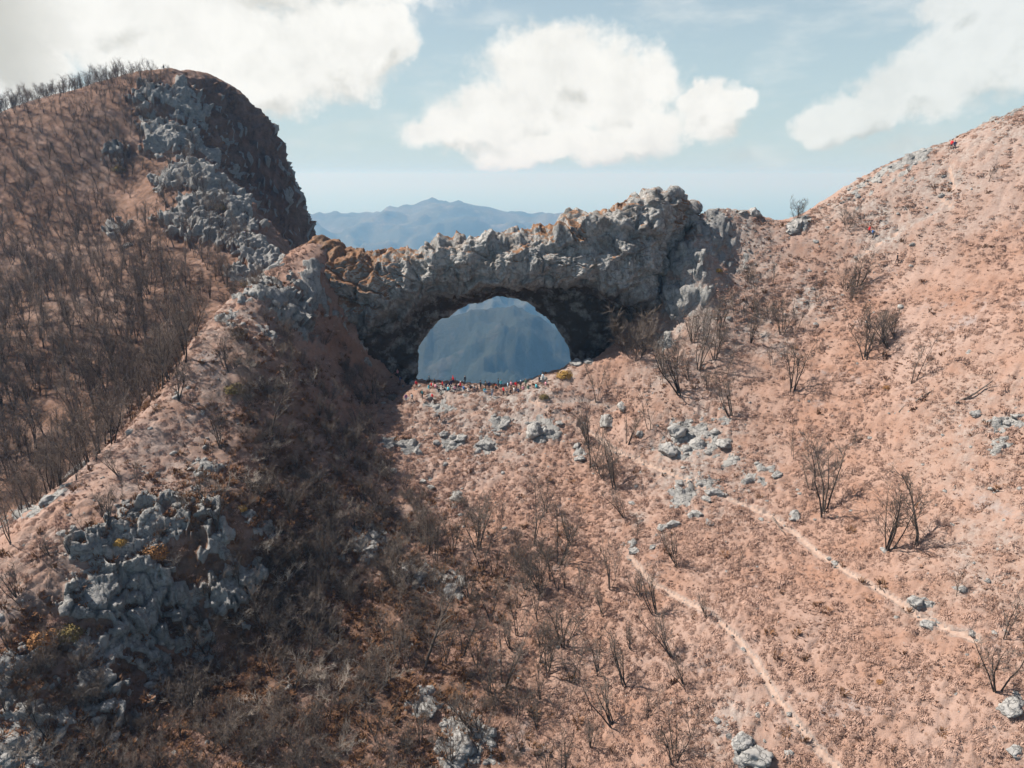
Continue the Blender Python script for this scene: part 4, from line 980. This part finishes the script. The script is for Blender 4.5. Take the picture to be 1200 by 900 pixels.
def tuft_mesh(seed, n, r, h, mat, name='tuft', lay=.6):
    rnd = random.Random(seed); V_ = []; F_ = []
    for k in range(n):
        a = rnd.uniform(0, 6.28); q_ = r * rnd.random() ** .6 * .5; bx, by = math.cos(a) * q_, math.sin(a) * q_; a2 = a + rnd.gauss(0, .5); L = h * rnd.uniform(.6, 1.1); w_ = .03 + .035 * rnd.random()
        tx, ty = -math.sin(a2) * w_, math.cos(a2) * w_; lx, ly = math.cos(a2) * L * lay * .5, math.sin(a2) * L * lay * .5; o = len(V_)
        V_ += [(bx - tx, by - ty, -.05), (bx + tx, by + ty, -.05), (bx + lx + tx * .7, by + ly + ty * .7, L * .62), (bx + lx - tx * .7, by + ly - ty * .7, L * .62),
               (bx + lx * 2.1 + tx * .1, by + ly * 2.1, L * .8), (bx + lx * 2.1 - tx * .1, by + ly * 2.1, L * .8)]
        F_ += [(o, o + 1, o + 2, o + 3), (o + 3, o + 2, o + 4, o + 5)]
    return mesh_np(name, V_, F_, mat, False)
TF = [tuft_mesh(i, 18, .36, .20, MAT_TUFT, lay=.8) for i in range(5)]
def tussock_mesh(seed):
    """a low cushion hidden under blades that arch out and hang over its rim"""
    rnd = random.Random(seed); V_ = []; F_ = []; R_ = .30
    for k in range(64):
        a = rnd.uniform(0, 6.28); q_ = R_ * math.sqrt(rnd.random()); bx, by = math.cos(a) * q_, math.sin(a) * q_ * .8; bz = .11 * (1 - (q_ / R_) ** 2); a2 = a + rnd.gauss(0, .7); L = rnd.uniform(.10, .24); w_ = rnd.uniform(.009, .021)
        tx, ty = -math.sin(a2) * w_, math.cos(a2) * w_; lx, ly = math.cos(a2) * L, math.sin(a2) * L; up = rnd.uniform(.03, .10); o = len(V_)
        V_ += [(bx - tx, by - ty, bz - .03), (bx + tx, by + ty, bz - .03), (bx + lx * .5 + tx, by + ly * .5 + ty, bz + up), (bx + lx * .5 - tx, by + ly * .5 - ty, bz + up), (bx + lx + tx * .2, by + ly + ty * .2, bz * .4 - .02), (bx + lx - tx * .2, by + ly - ty * .2, bz * .4 - .02)]
        F_ += [(o, o + 1, o + 2, o + 3), (o + 3, o + 2, o + 4, o + 5)]
    return mesh_np('tussock', V_, F_, MAT_TUSS, False)
MAT_TUSS = grass_material('matted_dead_grass', (.425, .28, .22), (.34, .21, .155))
TU = [tussock_mesh(600 + i) for i in range(7)]
x, y, z = field_points(170000, 61); rk = lookup(rockm, x, y); pk = lookup(pathd, x, y); lk = lookup(MASK[:, 2], x, y); g2 = np.random.default_rng(62)
Pq = np.stack([x, y, z], 1); n1 = fbm(Pq, 7, 3, 67); n2 = fbm(Pq * np.array([.5, 1, 0]), 1.6, 2, 68)
k = (rk < .4) & (pk > 1.7) & (g2.uniform(0, 1, len(x)) < .42 + n1 * .6 + n2 * .5 - lk * .25 - .22 * (x < -33) + .25 * np.exp(-(((x + 5) / 24) ** 2 + ((y - 118) / 15) ** 2))); x, y, z = x[k], y[k], z[k]
make_stuff('grass_tussocks', None, None, TU, np.stack([x, y, z], 1), np.clip(g2.lognormal(-.3, .5, len(x)), .3, 2.4), g2.normal(.5, .5, len(x)), .15, 8)
print('tussocks', len(x)); HF = [tuft_mesh(20 + i, 30, .6, .55, MAT_HEATH, 'heath', .7) for i in range(5)]
x, y, z = field_points(150000, 41); rk = lookup(rockm, x, y); pk = lookup(pathd, x, y); g2 = np.random.default_rng(42)
n1 = fbm(np.stack([x, y, z], 1), 6, 3, 47); k = (rk < .4) & (pk > 1.7) & (g2.uniform(0, 1, len(x)) < .14 + n1 * .3); x, y, z = x[k], y[k], z[k]
make_stuff('dead_grass_tufts', None, None, TF, np.stack([x, y, z - .04], 1), g2.uniform(.55, 1.35, len(x)), g2.uniform(0, 6.28, len(x)), .25, 6)
x, y, z = field_points(60000, 51); g2 = np.random.default_rng(52); lk = lookup(MASK[:, 2], x, y); rk = lookup(rockm, x, y)
k = g2.uniform(0, 1, len(x)) < np.clip(lk * .9 - .08 + .012 + .05 * rk, 0.01, .6); x, y, z = x[k], y[k], z[k]
make_stuff('brown_heath', None, None, HF, np.stack([x, y, z - .05], 1), g2.uniform(.5, 1.6, len(x)), g2.uniform(0, 6.28, len(x)), .25, 7)
print('tufts', len(x), round(time.time() - T0, 1))
# single bushes
def bush_mesh(seed, mat, n=900, name='foliage'):
    rnd = random.Random(seed); V_ = []; F_ = []
    for k in range(n):
        d = Vector((rnd.gauss(0, 1), rnd.gauss(0, 1), abs(rnd.gauss(0, 1)) - .2)).normalized(); lump = 1 + .22 * math.sin(d.x * 5 + seed) * math.cos(d.y * 4 + seed)
        p = Vector((d.x, d.y * .9, d.z * .72)) * lump * rnd.uniform(.6, 1); a = Vector((rnd.gauss(0, 1), rnd.gauss(0, 1), rnd.gauss(0, 1))).normalized() * .07; b = a.cross(d).normalized() * .06; o = len(V_)
        V_ += [tuple(p - a), tuple(p + b), tuple(p + a), tuple(p - b)]; F_.append((o, o + 1, o + 2, o + 3))
    return mesh_np(name, V_, F_, mat, False)
MAT_OCHRE = grass_material('ochre_bush', (.36, .22, .06), (.36, .22, .06)); MAT_OLIVE = grass_material('olive_bush', (.16, .12, .045), (.16, .12, .045)); MAT_GREYB = grass_material('grey_bush', (.17, .15, .13), (.17, .15, .13)); MAT_RUST = grass_material('rusty_bush', (.30, .15, .06), (.30, .15, .06))
stem_bm = Tubes(); _r = random.Random(3)
for k in range(9): pts, _ = wander(_r, Vector((0, 0, -.3)), Vector((_r.gauss(0, .6), _r.gauss(0, .6), 1)).normalized(), .9, 4, .12, 0); stem_bm.add(pts, [.035, .03, .022, .016, .01], 4)
STEM = stem_bm.mesh('stem', MAT_BARK)
BUSHES = [(662,441,20,MAT_OCHRE,'round golden-ochre bush at the right end of the arch opening'),
 (460,467,14,MAT_GREYB,'grey rounded bush on the slope below the left pier, left of the people'),
 (638,466,12,MAT_OLIVE,'dark low bush on the grass below the right end of the group of people'),
 (285,265,0,None,''),(286,335,12,MAT_OCHRE,'small golden bush at the foot of the crag where the pale spur begins'),
 (277,458,26,MAT_OLIVE,'dark brown bush on the upper part of the pale spur'),
 (284,853,0,None,''),(50,752,40,MAT_RUST,'rusty brown bush below the left end of the grey crag'),
 (80,745,34,MAT_OLIVE,'dark olive bush right beside the rusty one below the grey crag'),
 (140,637,16,MAT_OCHRE,'small orange bush on top of the grey crag'),
 (180,650,34,MAT_RUST,'large rusty bush growing over the grey crag'),
 (258,245,16,MAT_OLIVE,'olive bush on the sunlit crest of the left hill beside the upper crags'),
 (140,200,16,MAT_OLIVE,'olive green bush in the wood of the left hill'),
 (842,318,10,MAT_OCHRE,'tiny golden bush on the scree right of the knob'),
 (1040,455,10,MAT_RUST,'tiny rusty bush near the fallen logs'),
 (960,300,0,None,''),(283,597,14,MAT_OCHRE,'golden bush at the top edge of the shaded gully'),
 (745,612,0,None,''),(1032,800,10,MAT_RUST,'tiny rust-red bush in the open grass at the lower right')]
for k, (px, py, wpx, mt, lab) in enumerate(BUSHES):
    if not wpx: continue
    p = ground(px, py); sz_ = px_height(p, wpx) / 2
    o = bpy.data.objects.new('bush', None); COL.objects.link(o); o.location = p; o.scale = (sz_,) * 3; tag(o, lab, 'bush', 'low evergreen and dry bushes')
    link('foliage', bush_mesh(300 + k, mt), o); link('stem', STEM, o)
# fallen logs
def log_mesh(seed, branches):
    rnd = random.Random(seed); T = Tubes(); pts, _ = wander(rnd, Vector((-1, 0, .05)), Vector((1, 0, .02)), 2.0, 7, .09, 0); T.add(pts, [.055, .055, .05, .045, .04, .035, .03, .02], 6); B = Tubes()
    for k in range(branches):
        i = rnd.randint(2, 6); bp, _ = wander(rnd, pts[i], Vector((1, rnd.choice((-1, 1)) * .7, .35)).normalized(), rnd.uniform(.3, .6), 4, .12, 0); B.add(bp, [.022, .018, .014, .01, .006], 4)
    return T.mesh('trunk', MAT_DEAD), B.mesh('branch', MAT_DEAD)
for k, (xa, ya, xb, yb, lab) in enumerate([(1073,472,1100,453,'straight dark fallen log lying uphill on the right slope'), (1120,474,1169,454,'long forked fallen branch right of the straight log on the right slope'), (1053,484,1061,473,'short broken stump of dead wood below the two fallen logs'),
      (1158,412,1164,420,'short pale stick lying in the grass near the right edge'), (905,607,918,628,'thin fallen branch lying in the grass left of the thin-stemmed tree')]):
    a, b = ground(xa, ya), ground(xb, yb); t_, b_ = log_mesh(400 + k, 4); o = bpy.data.objects.new('fallen_log', None); COL.objects.link(o); o.location = (a + b) / 2 + Vector((0, 0, .12))
    o.rotation_mode = 'QUATERNION'; o.rotation_quaternion = (b - a).to_track_quat('X', 'Z'); L = (b - a).length / 2; o.scale = (L,) * 3; tag(o, lab, 'fallen log', 'dead wood on the right slope'); link('trunk', t_, o); link('branch', b_, o)

# ------------------------------------------------------------------ people
def skin_body(pose, seed):
    """one continuous body grown from a skeleton; material slots: 0 skin, 1 jacket, 2 trousers, 3 boots"""
    J = {}; E = []
    if pose == 'stand': hip = .92; kn = (0, -.02, .50); ft = (0, .0, .08); fo = .10; lx = .11
    if pose == 'walk': hip = .90; lx = .10
    if pose == 'sit': hip = .22; lx = .12
    lean = {'stand': .0, 'walk': -.06, 'sit': -.05}[pose]
    def j(nm, x, y, z, r): J[nm] = ((x, y, z), r)
    j('pelvis', 0, 0, hip, .15); j('waist', 0, lean * .3, hip + .17, .125); j('chest', 0, lean, hip + .38, .15); j('neck', 0, lean * 1.3, hip + .56, .06); j('head0', 0, lean * 1.4 - .01, hip + .64, .075); j('head1', 0, lean * 1.4 - .015, hip + .73, .092); j('head2', 0, lean * 1.4 - .005, hip + .80, .07); j('nose', 0, lean * 1.4 - .115, hip + .705, .012)
    E += [('pelvis', 'waist'), ('waist', 'chest'), ('chest', 'neck'), ('neck', 'head0'), ('head0', 'head1'), ('head1', 'head2'), ('head1', 'nose')]
    for s_ in (-1, 1):
        k = 'L' if s_ < 0 else 'R'; ph = s_ if pose == 'walk' else 0
        if pose == 'stand': hipj, knee, ank, toe = (s_ * .10, 0, hip - .08), (s_ * .12, -.02, .48), (s_ * .13, .02, .09), (s_ * .15, -.13, .04)
        elif pose == 'walk': hipj, knee, ank, toe = (s_ * .09, 0, hip - .08), (s_ * .10, -.14 * ph - .04, .49), (s_ * .10, -.24 * ph + .04, .10), (s_ * .11, -.24 * ph - .12, .05)
        else: hipj, knee, ank, toe = (s_ * .11, -.04, hip - .02), (s_ * .17, -.42, hip + .22), (s_ * .15, -.60, .10 - .05), (s_ * .15, -.74, .04)
        j('hip' + k, *hipj, .095); j('knee' + k, *knee, .062); j('calf' + k, *[(a + b) / 2 for a, b in zip(knee, ank)], .058); j('ank' + k, *ank, .042); j('toe' + k, *toe, .04)
        E += [('pelvis', 'hip' + k), ('hip' + k, 'knee' + k), ('knee' + k, 'calf' + k), ('calf' + k, 'ank' + k), ('ank' + k, 'toe' + k)]
        sh = (s_ * .19, lean, hip + .46)
        if pose == 'stand': el_, wr = (s_ * .25, .03, hip + .18), (s_ * .24, -.10 - .05 * seed % .1, hip - .04)
        elif pose == 'walk': el_, wr = (s_ * .25, .12 * ph, hip + .19), (s_ * .24, -.05 + .16 * ph, hip - .02)
        else: el_, wr = (s_ * .26, -.14, hip + .22), (s_ * .18, -.36, hip + .26)
        j('sh' + k, *sh, .07); j('el' + k, *el_, .048); j('wr' + k, *wr, .032)
        d = (Vector(wr) - Vector(el_)).normalized(); pal = Vector(wr) + d * .07; j('palm' + k, *pal, .033)
        E += [('chest', 'sh' + k), ('sh' + k, 'el' + k), ('el' + k, 'wr' + k), ('wr' + k, 'palm' + k)]
        side = d.cross(Vector((0, 0, 1)) if abs(d.z) < .9 else Vector((1, 0, 0))).normalized()
        for fi in range(4):
            ln = (.062, .075, .07, .055)[fi]; b0 = pal + side * (fi - 1.5) * .019; b1 = b0 + d * ln * .6; b2 = b1 + (d * .8 + Vector((0, -.5, 0))).normalized() * ln * .5
            j('f%d%s' % (fi, k), *b1, .009); j('g%d%s' % (fi, k), *b2, .008); E += [('palm' + k, 'f%d%s' % (fi, k)), ('f%d%s' % (fi, k), 'g%d%s' % (fi, k))]
        tb = Vector(wr) + d * .03 - side * .04; tp = tb + (d - side * .5).normalized() * .04; j('t' + k, *tb, .012); j('u' + k, *tp, .009); E += [('palm' + k, 't' + k), ('t' + k, 'u' + k)]
    nm = list(J); me = bpy.data.meshes.new('skeleton'); me.from_pydata([J[n][0] for n in nm], [(nm.index(a), nm.index(b)) for a, b in E], [])
    bm = bmesh.new(); bm.from_mesh(me); ly = bm.verts.layers.skin.verify()
    for v, n in zip(bm.verts, nm): v[ly].radius = (J[n][1] * .95, J[n][1] * .95); v[ly].use_root = (n == 'pelvis')
    bm.to_mesh(me); bm.free(); o = bpy.data.objects.new('skeleton', me); COL.objects.link(o); md = o.modifiers.new('s', 'SKIN'); sb = o.modifiers.new('d', 'SUBSURF'); sb.levels = 1; sb.render_levels = 1
    dg = bpy.context.evaluated_depsgraph_get(); out_ = bpy.data.meshes.new_from_object(o.evaluated_get(dg)); bpy.data.objects.remove(o); out_.name = 'body'
    for mt in (M_SKIN, M_CLOTH['dark'], M_CLOTH['dark'], M_BOOT): out_.materials.append(mt)
    for p in out_.polygons:
        c = p.center; hand = any((c - Vector(J[n + k][0])).length < .085 for n in ('palm',) for k in 'LR')
        foot = any((c - Vector(J[n + k][0])).length < .10 for n in ('ank', 'toe') for k in 'LR'); leg = any(min((c - Vector(J['knee' + k][0])).length, (c - Vector(J['calf' + k][0])).length) < .21 for k in 'LR')
        p.use_smooth = True; p.material_index = 0 if (c.z > hip + .57 or hand) else 3 if foot else 2 if (c.z < hip - .02 or leg and abs(c.x) < .3 and c.z < hip + .3 and c.y < -.2 or leg and pose != 'sit') else 1
    return out_, hip, lean
M_SKIN = plain('skin', (.50, .30, .22), .6, .08); M_BOOT = plain('boots', (.05, .04, .035)); 
PAL = {'dark': (.03, .03, .035), 'navy': (.03, .045, .10), 'blue': (.06, .14, .34), 'red': (.62, .03, .035), 'pink': (.70, .32, .36), 'cyan': (.10, .45, .52), 'teal': (.05, .28, .32), 'white': (.75, .72, .68), 'paleblue': (.45, .62, .72), 'purple': (.22, .10, .26), 'grey': (.22, .23, .25), 'green': (.16, .26, .20), 'jeans': (.09, .16, .32), 'sand': (.45, .38, .28), 'brown': (.12, .08, .05)}
M_CLOTH = {k: plain(k + '_cloth', c, .85) for k, c in PAL.items()}
BODY = {p: skin_body(p, 1) for p in ('stand', 'walk', 'sit')}
def cap_mesh(hip, lean):
    bm = bmesh.new(); bmesh.ops.create_icosphere(bm, subdivisions=3, radius=.118)
    for v in list(bm.verts):
        if v.co.z < -.015 - (.05 if v.co.y > 0 else 0): v.co.z = -.015 - (.05 if v.co.y > 0 else 0)
        v.co.z *= .95; v.co.x *= .88
    bmesh.ops.translate(bm, verts=bm.verts, vec=(0, lean * 1.4 + .012, hip + .755)); me = bpy.data.meshes.new('hair'); bm.to_mesh(me); bm.free()
    me.materials.append(M_CLOTH['brown']); me.polygons.foreach_set('use_smooth', [True] * len(me.polygons)); return me
def pack_mesh(hip, lean):
    bm = bmesh.new(); bmesh.ops.create_cube(bm, size=1); bmesh.ops.scale(bm, verts=bm.verts, vec=(.30, .18, .46)); bmesh.ops.bevel(bm, geom=bm.edges[:], offset=.06, segments=2, affect='EDGES')
    bmesh.ops.translate(bm, verts=bm.verts, vec=(0, lean + .24, hip + .33)); me = bpy.data.meshes.new('backpack'); bm.to_mesh(me); bm.free(); me.materials.append(M_CLOTH['dark']); return me
HAIR = {p: cap_mesh(BODY[p][1], BODY[p][2]) for p in BODY}; PACK = {p: pack_mesh(BODY[p][1], BODY[p][2]) for p in BODY}
PEOPLE = [ # photo x, y of the feet, pose, jacket, trousers, head colour, backpack colour, label
 (459,445,'sit','dark','dark','brown',None,'person in dark clothes sitting highest up by the foot of the left pier'),
 (466,442,'stand','pink','dark','brown',None,'person in a pinkish top standing at the very foot of the left pier'),
 (469,450,'stand','blue','dark','brown','navy','person in a blue jacket standing on the rocks by the left pier'),
 (503,450,'stand','dark','dark','dark',None,'person in black standing at the left end of the crowd'),
 (509,450,'sit','dark','dark','brown',None,'person in dark clothes sitting right beside the one in black at the left end'),
 (502,456,'sit','cyan','dark','brown',None,'person in a bright cyan jacket sitting on the left of the crowd'),
 (495,467,'stand','teal','dark','brown','dark','person in a teal jacket standing below the left part of the crowd'),
 (507,470,'walk','red','dark','brown',None,'person in a red top walking below the left part of the crowd'),
 (476,471,'walk','purple','navy','brown',None,'person in purple walking up at the far lower left of the group'),
 (483,471,'walk','white','dark','brown','grey','person in a white top walking between the purple and the teal figures'),
 (510,455,'sit','pink','dark','brown',None,'person in pink sitting behind the cyan jacket'),
 (514,460,'sit','dark','dark','dark',None,'person in black sitting lowest in the left crowd'),
 (519,452,'sit','red','dark','brown',None,'person in a red jacket sitting in the middle of the left crowd'),
 (523,454,'sit','navy','dark','brown',None,'person in navy sitting right of the red jacket in the left crowd'),
 (527,452,'sit','dark','navy','brown',None,'person in dark clothes sitting between two red jackets'),
 (531,450,'stand','red','dark','red',None,'person in red with a red hat standing at the top of the left crowd'),
 (529,455,'stand','navy','dark','brown','dark','person in navy standing just below the one with the red hat'),
 (535,454,'sit','dark','dark','dark',None,'person in black sitting right of the red hat'),
 (540,453,'sit','red','dark','white',None,'person in red with a white hat sitting beside the tall standing figure'),
 (545,450,'stand','dark','dark','brown',None,'tall person in black standing alone against the blue opening'),
 (551,456,'sit','dark','dark','brown',None,'person in black reclining just right of the tall standing figure'),
 (556,457,'sit','grey','dark','brown',None,'person in grey sitting among the dark group right of the tall figure'),
 (560,458,'sit','dark','navy','brown',None,'rightmost seated person of the dark group next to the tall figure'),
 (563,456,'stand','dark','dark','dark',None,'first of three dark standing figures in the middle of the opening'),
 (569,457,'stand','brown','dark','dark',None,'second of three dark standing figures in the middle of the opening, in brown'),
 (573,457,'stand','navy','dark','brown',None,'third of three dark standing figures in the middle of the opening, in navy'),
 (568,460,'sit','cyan','jeans','brown',None,'person in cyan sitting below the three dark standing figures'),
 (577,465,'stand','grey','jeans','brown','dark','person in grey with blue jeans standing lower down in the middle'),
 (584,454,'stand','dark','dark','dark',None,'person in black standing left behind the cyan jacket in the middle'),
 (587,455,'stand','cyan','dark','brown',None,'person in a cyan jacket standing right of the middle of the opening'),
 (590,463,'stand','red','dark','brown',None,'person in a bright red jacket standing lower down, right of the middle'),
 (595,457,'stand','paleblue','grey','brown',None,'person in pale blue standing between the cyan and the pink tops'),
 (599,456,'stand','pink','dark','brown',None,'person in a pale pink top and black trousers standing right of the middle'),
 (605,457,'stand','red','dark','brown','red','person in red standing beside the pale pink top'),
 (598,461,'sit','dark','dark','brown',None,'person in dark clothes sitting below the pale pink top'),
 (594,462,'sit','grey','sand','brown',None,'person in grey sitting right next to the bright red jacket'),
 (610,456,'stand','dark','dark','white',None,'person in black with a white hat standing right of the red figures'),
 (616,454,'stand','green','dark','brown','dark','person in dark green standing right of the white hat'),
 (613,457,'sit','pink','dark','brown',None,'person in pink sitting between the white hat and the dark green jacket'),
 (619,456,'sit','green','sand','brown',None,'person in pale green sitting at the right side of the group'),
 (624,453,'sit','brown','dark','brown',None,'person in dark brown sitting left of the right-hand boulder'),
 (632,450,'stand','dark','dark','brown',None,'person in black standing by the right-hand boulder'),
 (636,448,'stand','paleblue','grey','brown','white','person in pale blue with a white pack at the right-hand boulder'),
 (639,452,'sit','pink','sand','brown',None,'person in pink sitting at the far right end of the group'),
 (515,495,'walk','dark','grey','brown','dark','lone hiker in dark clothes walking up through the grass below the crowd'),
 (1114.5,175,'stand','red','dark','brown',None,'person in a red jacket standing on the skyline at the upper right'),
 (1118,176,'stand','navy','dark','brown','dark','person in navy standing right beside the red jacket on the skyline'),
 (1018,275,'walk','red','dark','brown',None,'upper hiker in a red top on the path of the right slope'),
 (1022.5,279,'walk','grey','dark','brown','blue','hiker in grey with a blue pack just behind the red top'),
 (1051,309,'walk','dark','dark','dark',None,'lone dark hiker descending the right slope below the pair'),
 (192,82,'stand','dark','dark','dark',None,'tiny dark figure standing on the summit of the left hill'),
 (506,453,'sit','red','navy','brown',None,'person in red sitting behind the cyan jacket at the left of the crowd'),
 (517,456,'sit','white','dark','brown',None,'person in white sitting among dark figures in the left crowd'),
 (521,458,'sit','dark','jeans','brown',None,'person in a dark top and jeans sitting low in the left crowd'),
 (525,458,'sit','cyan','dark','brown',None,'person in cyan sitting below the navy figure in the left crowd'),
 (533,457,'sit','pink','navy','brown',None,'person in pink sitting below the red hat'),
 (538,456,'sit','dark','grey','white',None,'person in dark clothes with a white hat sitting left of the tall figure'),
 (543,457,'sit','blue','dark','brown',None,'person in blue sitting at the feet of the tall figure'),
 (549,459,'sit','white','sand','brown',None,'person in white sitting below the reclining figure'),
 (581,457,'sit','dark','dark','red',None,'person with a red hat sitting in the middle of the opening'),
 (602,459,'sit','white','navy','brown',None,'person in white sitting below the red figures on the right'),
 (607,460,'sit','navy','dark','brown',None,'person in navy sitting in front of the white hat'),
 (628,455,'sit','cyan','dark','brown',None,'person in cyan sitting below the right-hand boulder'),
 (472,455,'sit','grey','dark','brown',None,'person in grey sitting on the rocks below the blue jacket'),
 (488,455,'stand','red','dark','brown',None,'person in red standing alone between the left pier and the crowd')]
proto = {}
for k, (px, py, pose, jk, tr, hd, bp, lab) in enumerate(PEOPLE):
    p = ground(px, py)
    if p is None or p.y > 300:
        for dy in (1, 2, 3, 4, 6, 8):
            p = ground(px, py + dy)
            if p is not None and p.y < 300: break
    o = bpy.data.objects.new('person', None); COL.objects.link(o); o.location = p - Vector((0, 0, .04)); o.rotation_euler = (0, 0, r1.uniform(0, 6.28)); s_ = r1.uniform(.97, 1.08); o.scale = (s_,) * 3
    tag(o, lab, 'person', 'people around the arch and on the slopes' if not 44 <= k <= 50 else 'hikers away from the crowd')
    b_ = link('body', BODY[pose][0], o)
    for i, mt in ((1, M_CLOTH[jk]), (2, M_CLOTH[tr])): b_.material_slots[i].link = 'OBJECT'; b_.material_slots[i].material = mt
    h_ = link('hat' if hd in ('red', 'white') else 'hair', HAIR[pose], o); h_.material_slots[0].link = 'OBJECT'; h_.material_slots[0].material = M_CLOTH[hd]
    if bp: q_ = link('backpack', PACK[pose], o); q_.material_slots[0].link = 'OBJECT'; q_.material_slots[0].material = M_CLOTH[bp]
print('done', round(time.time() - T0, 1))
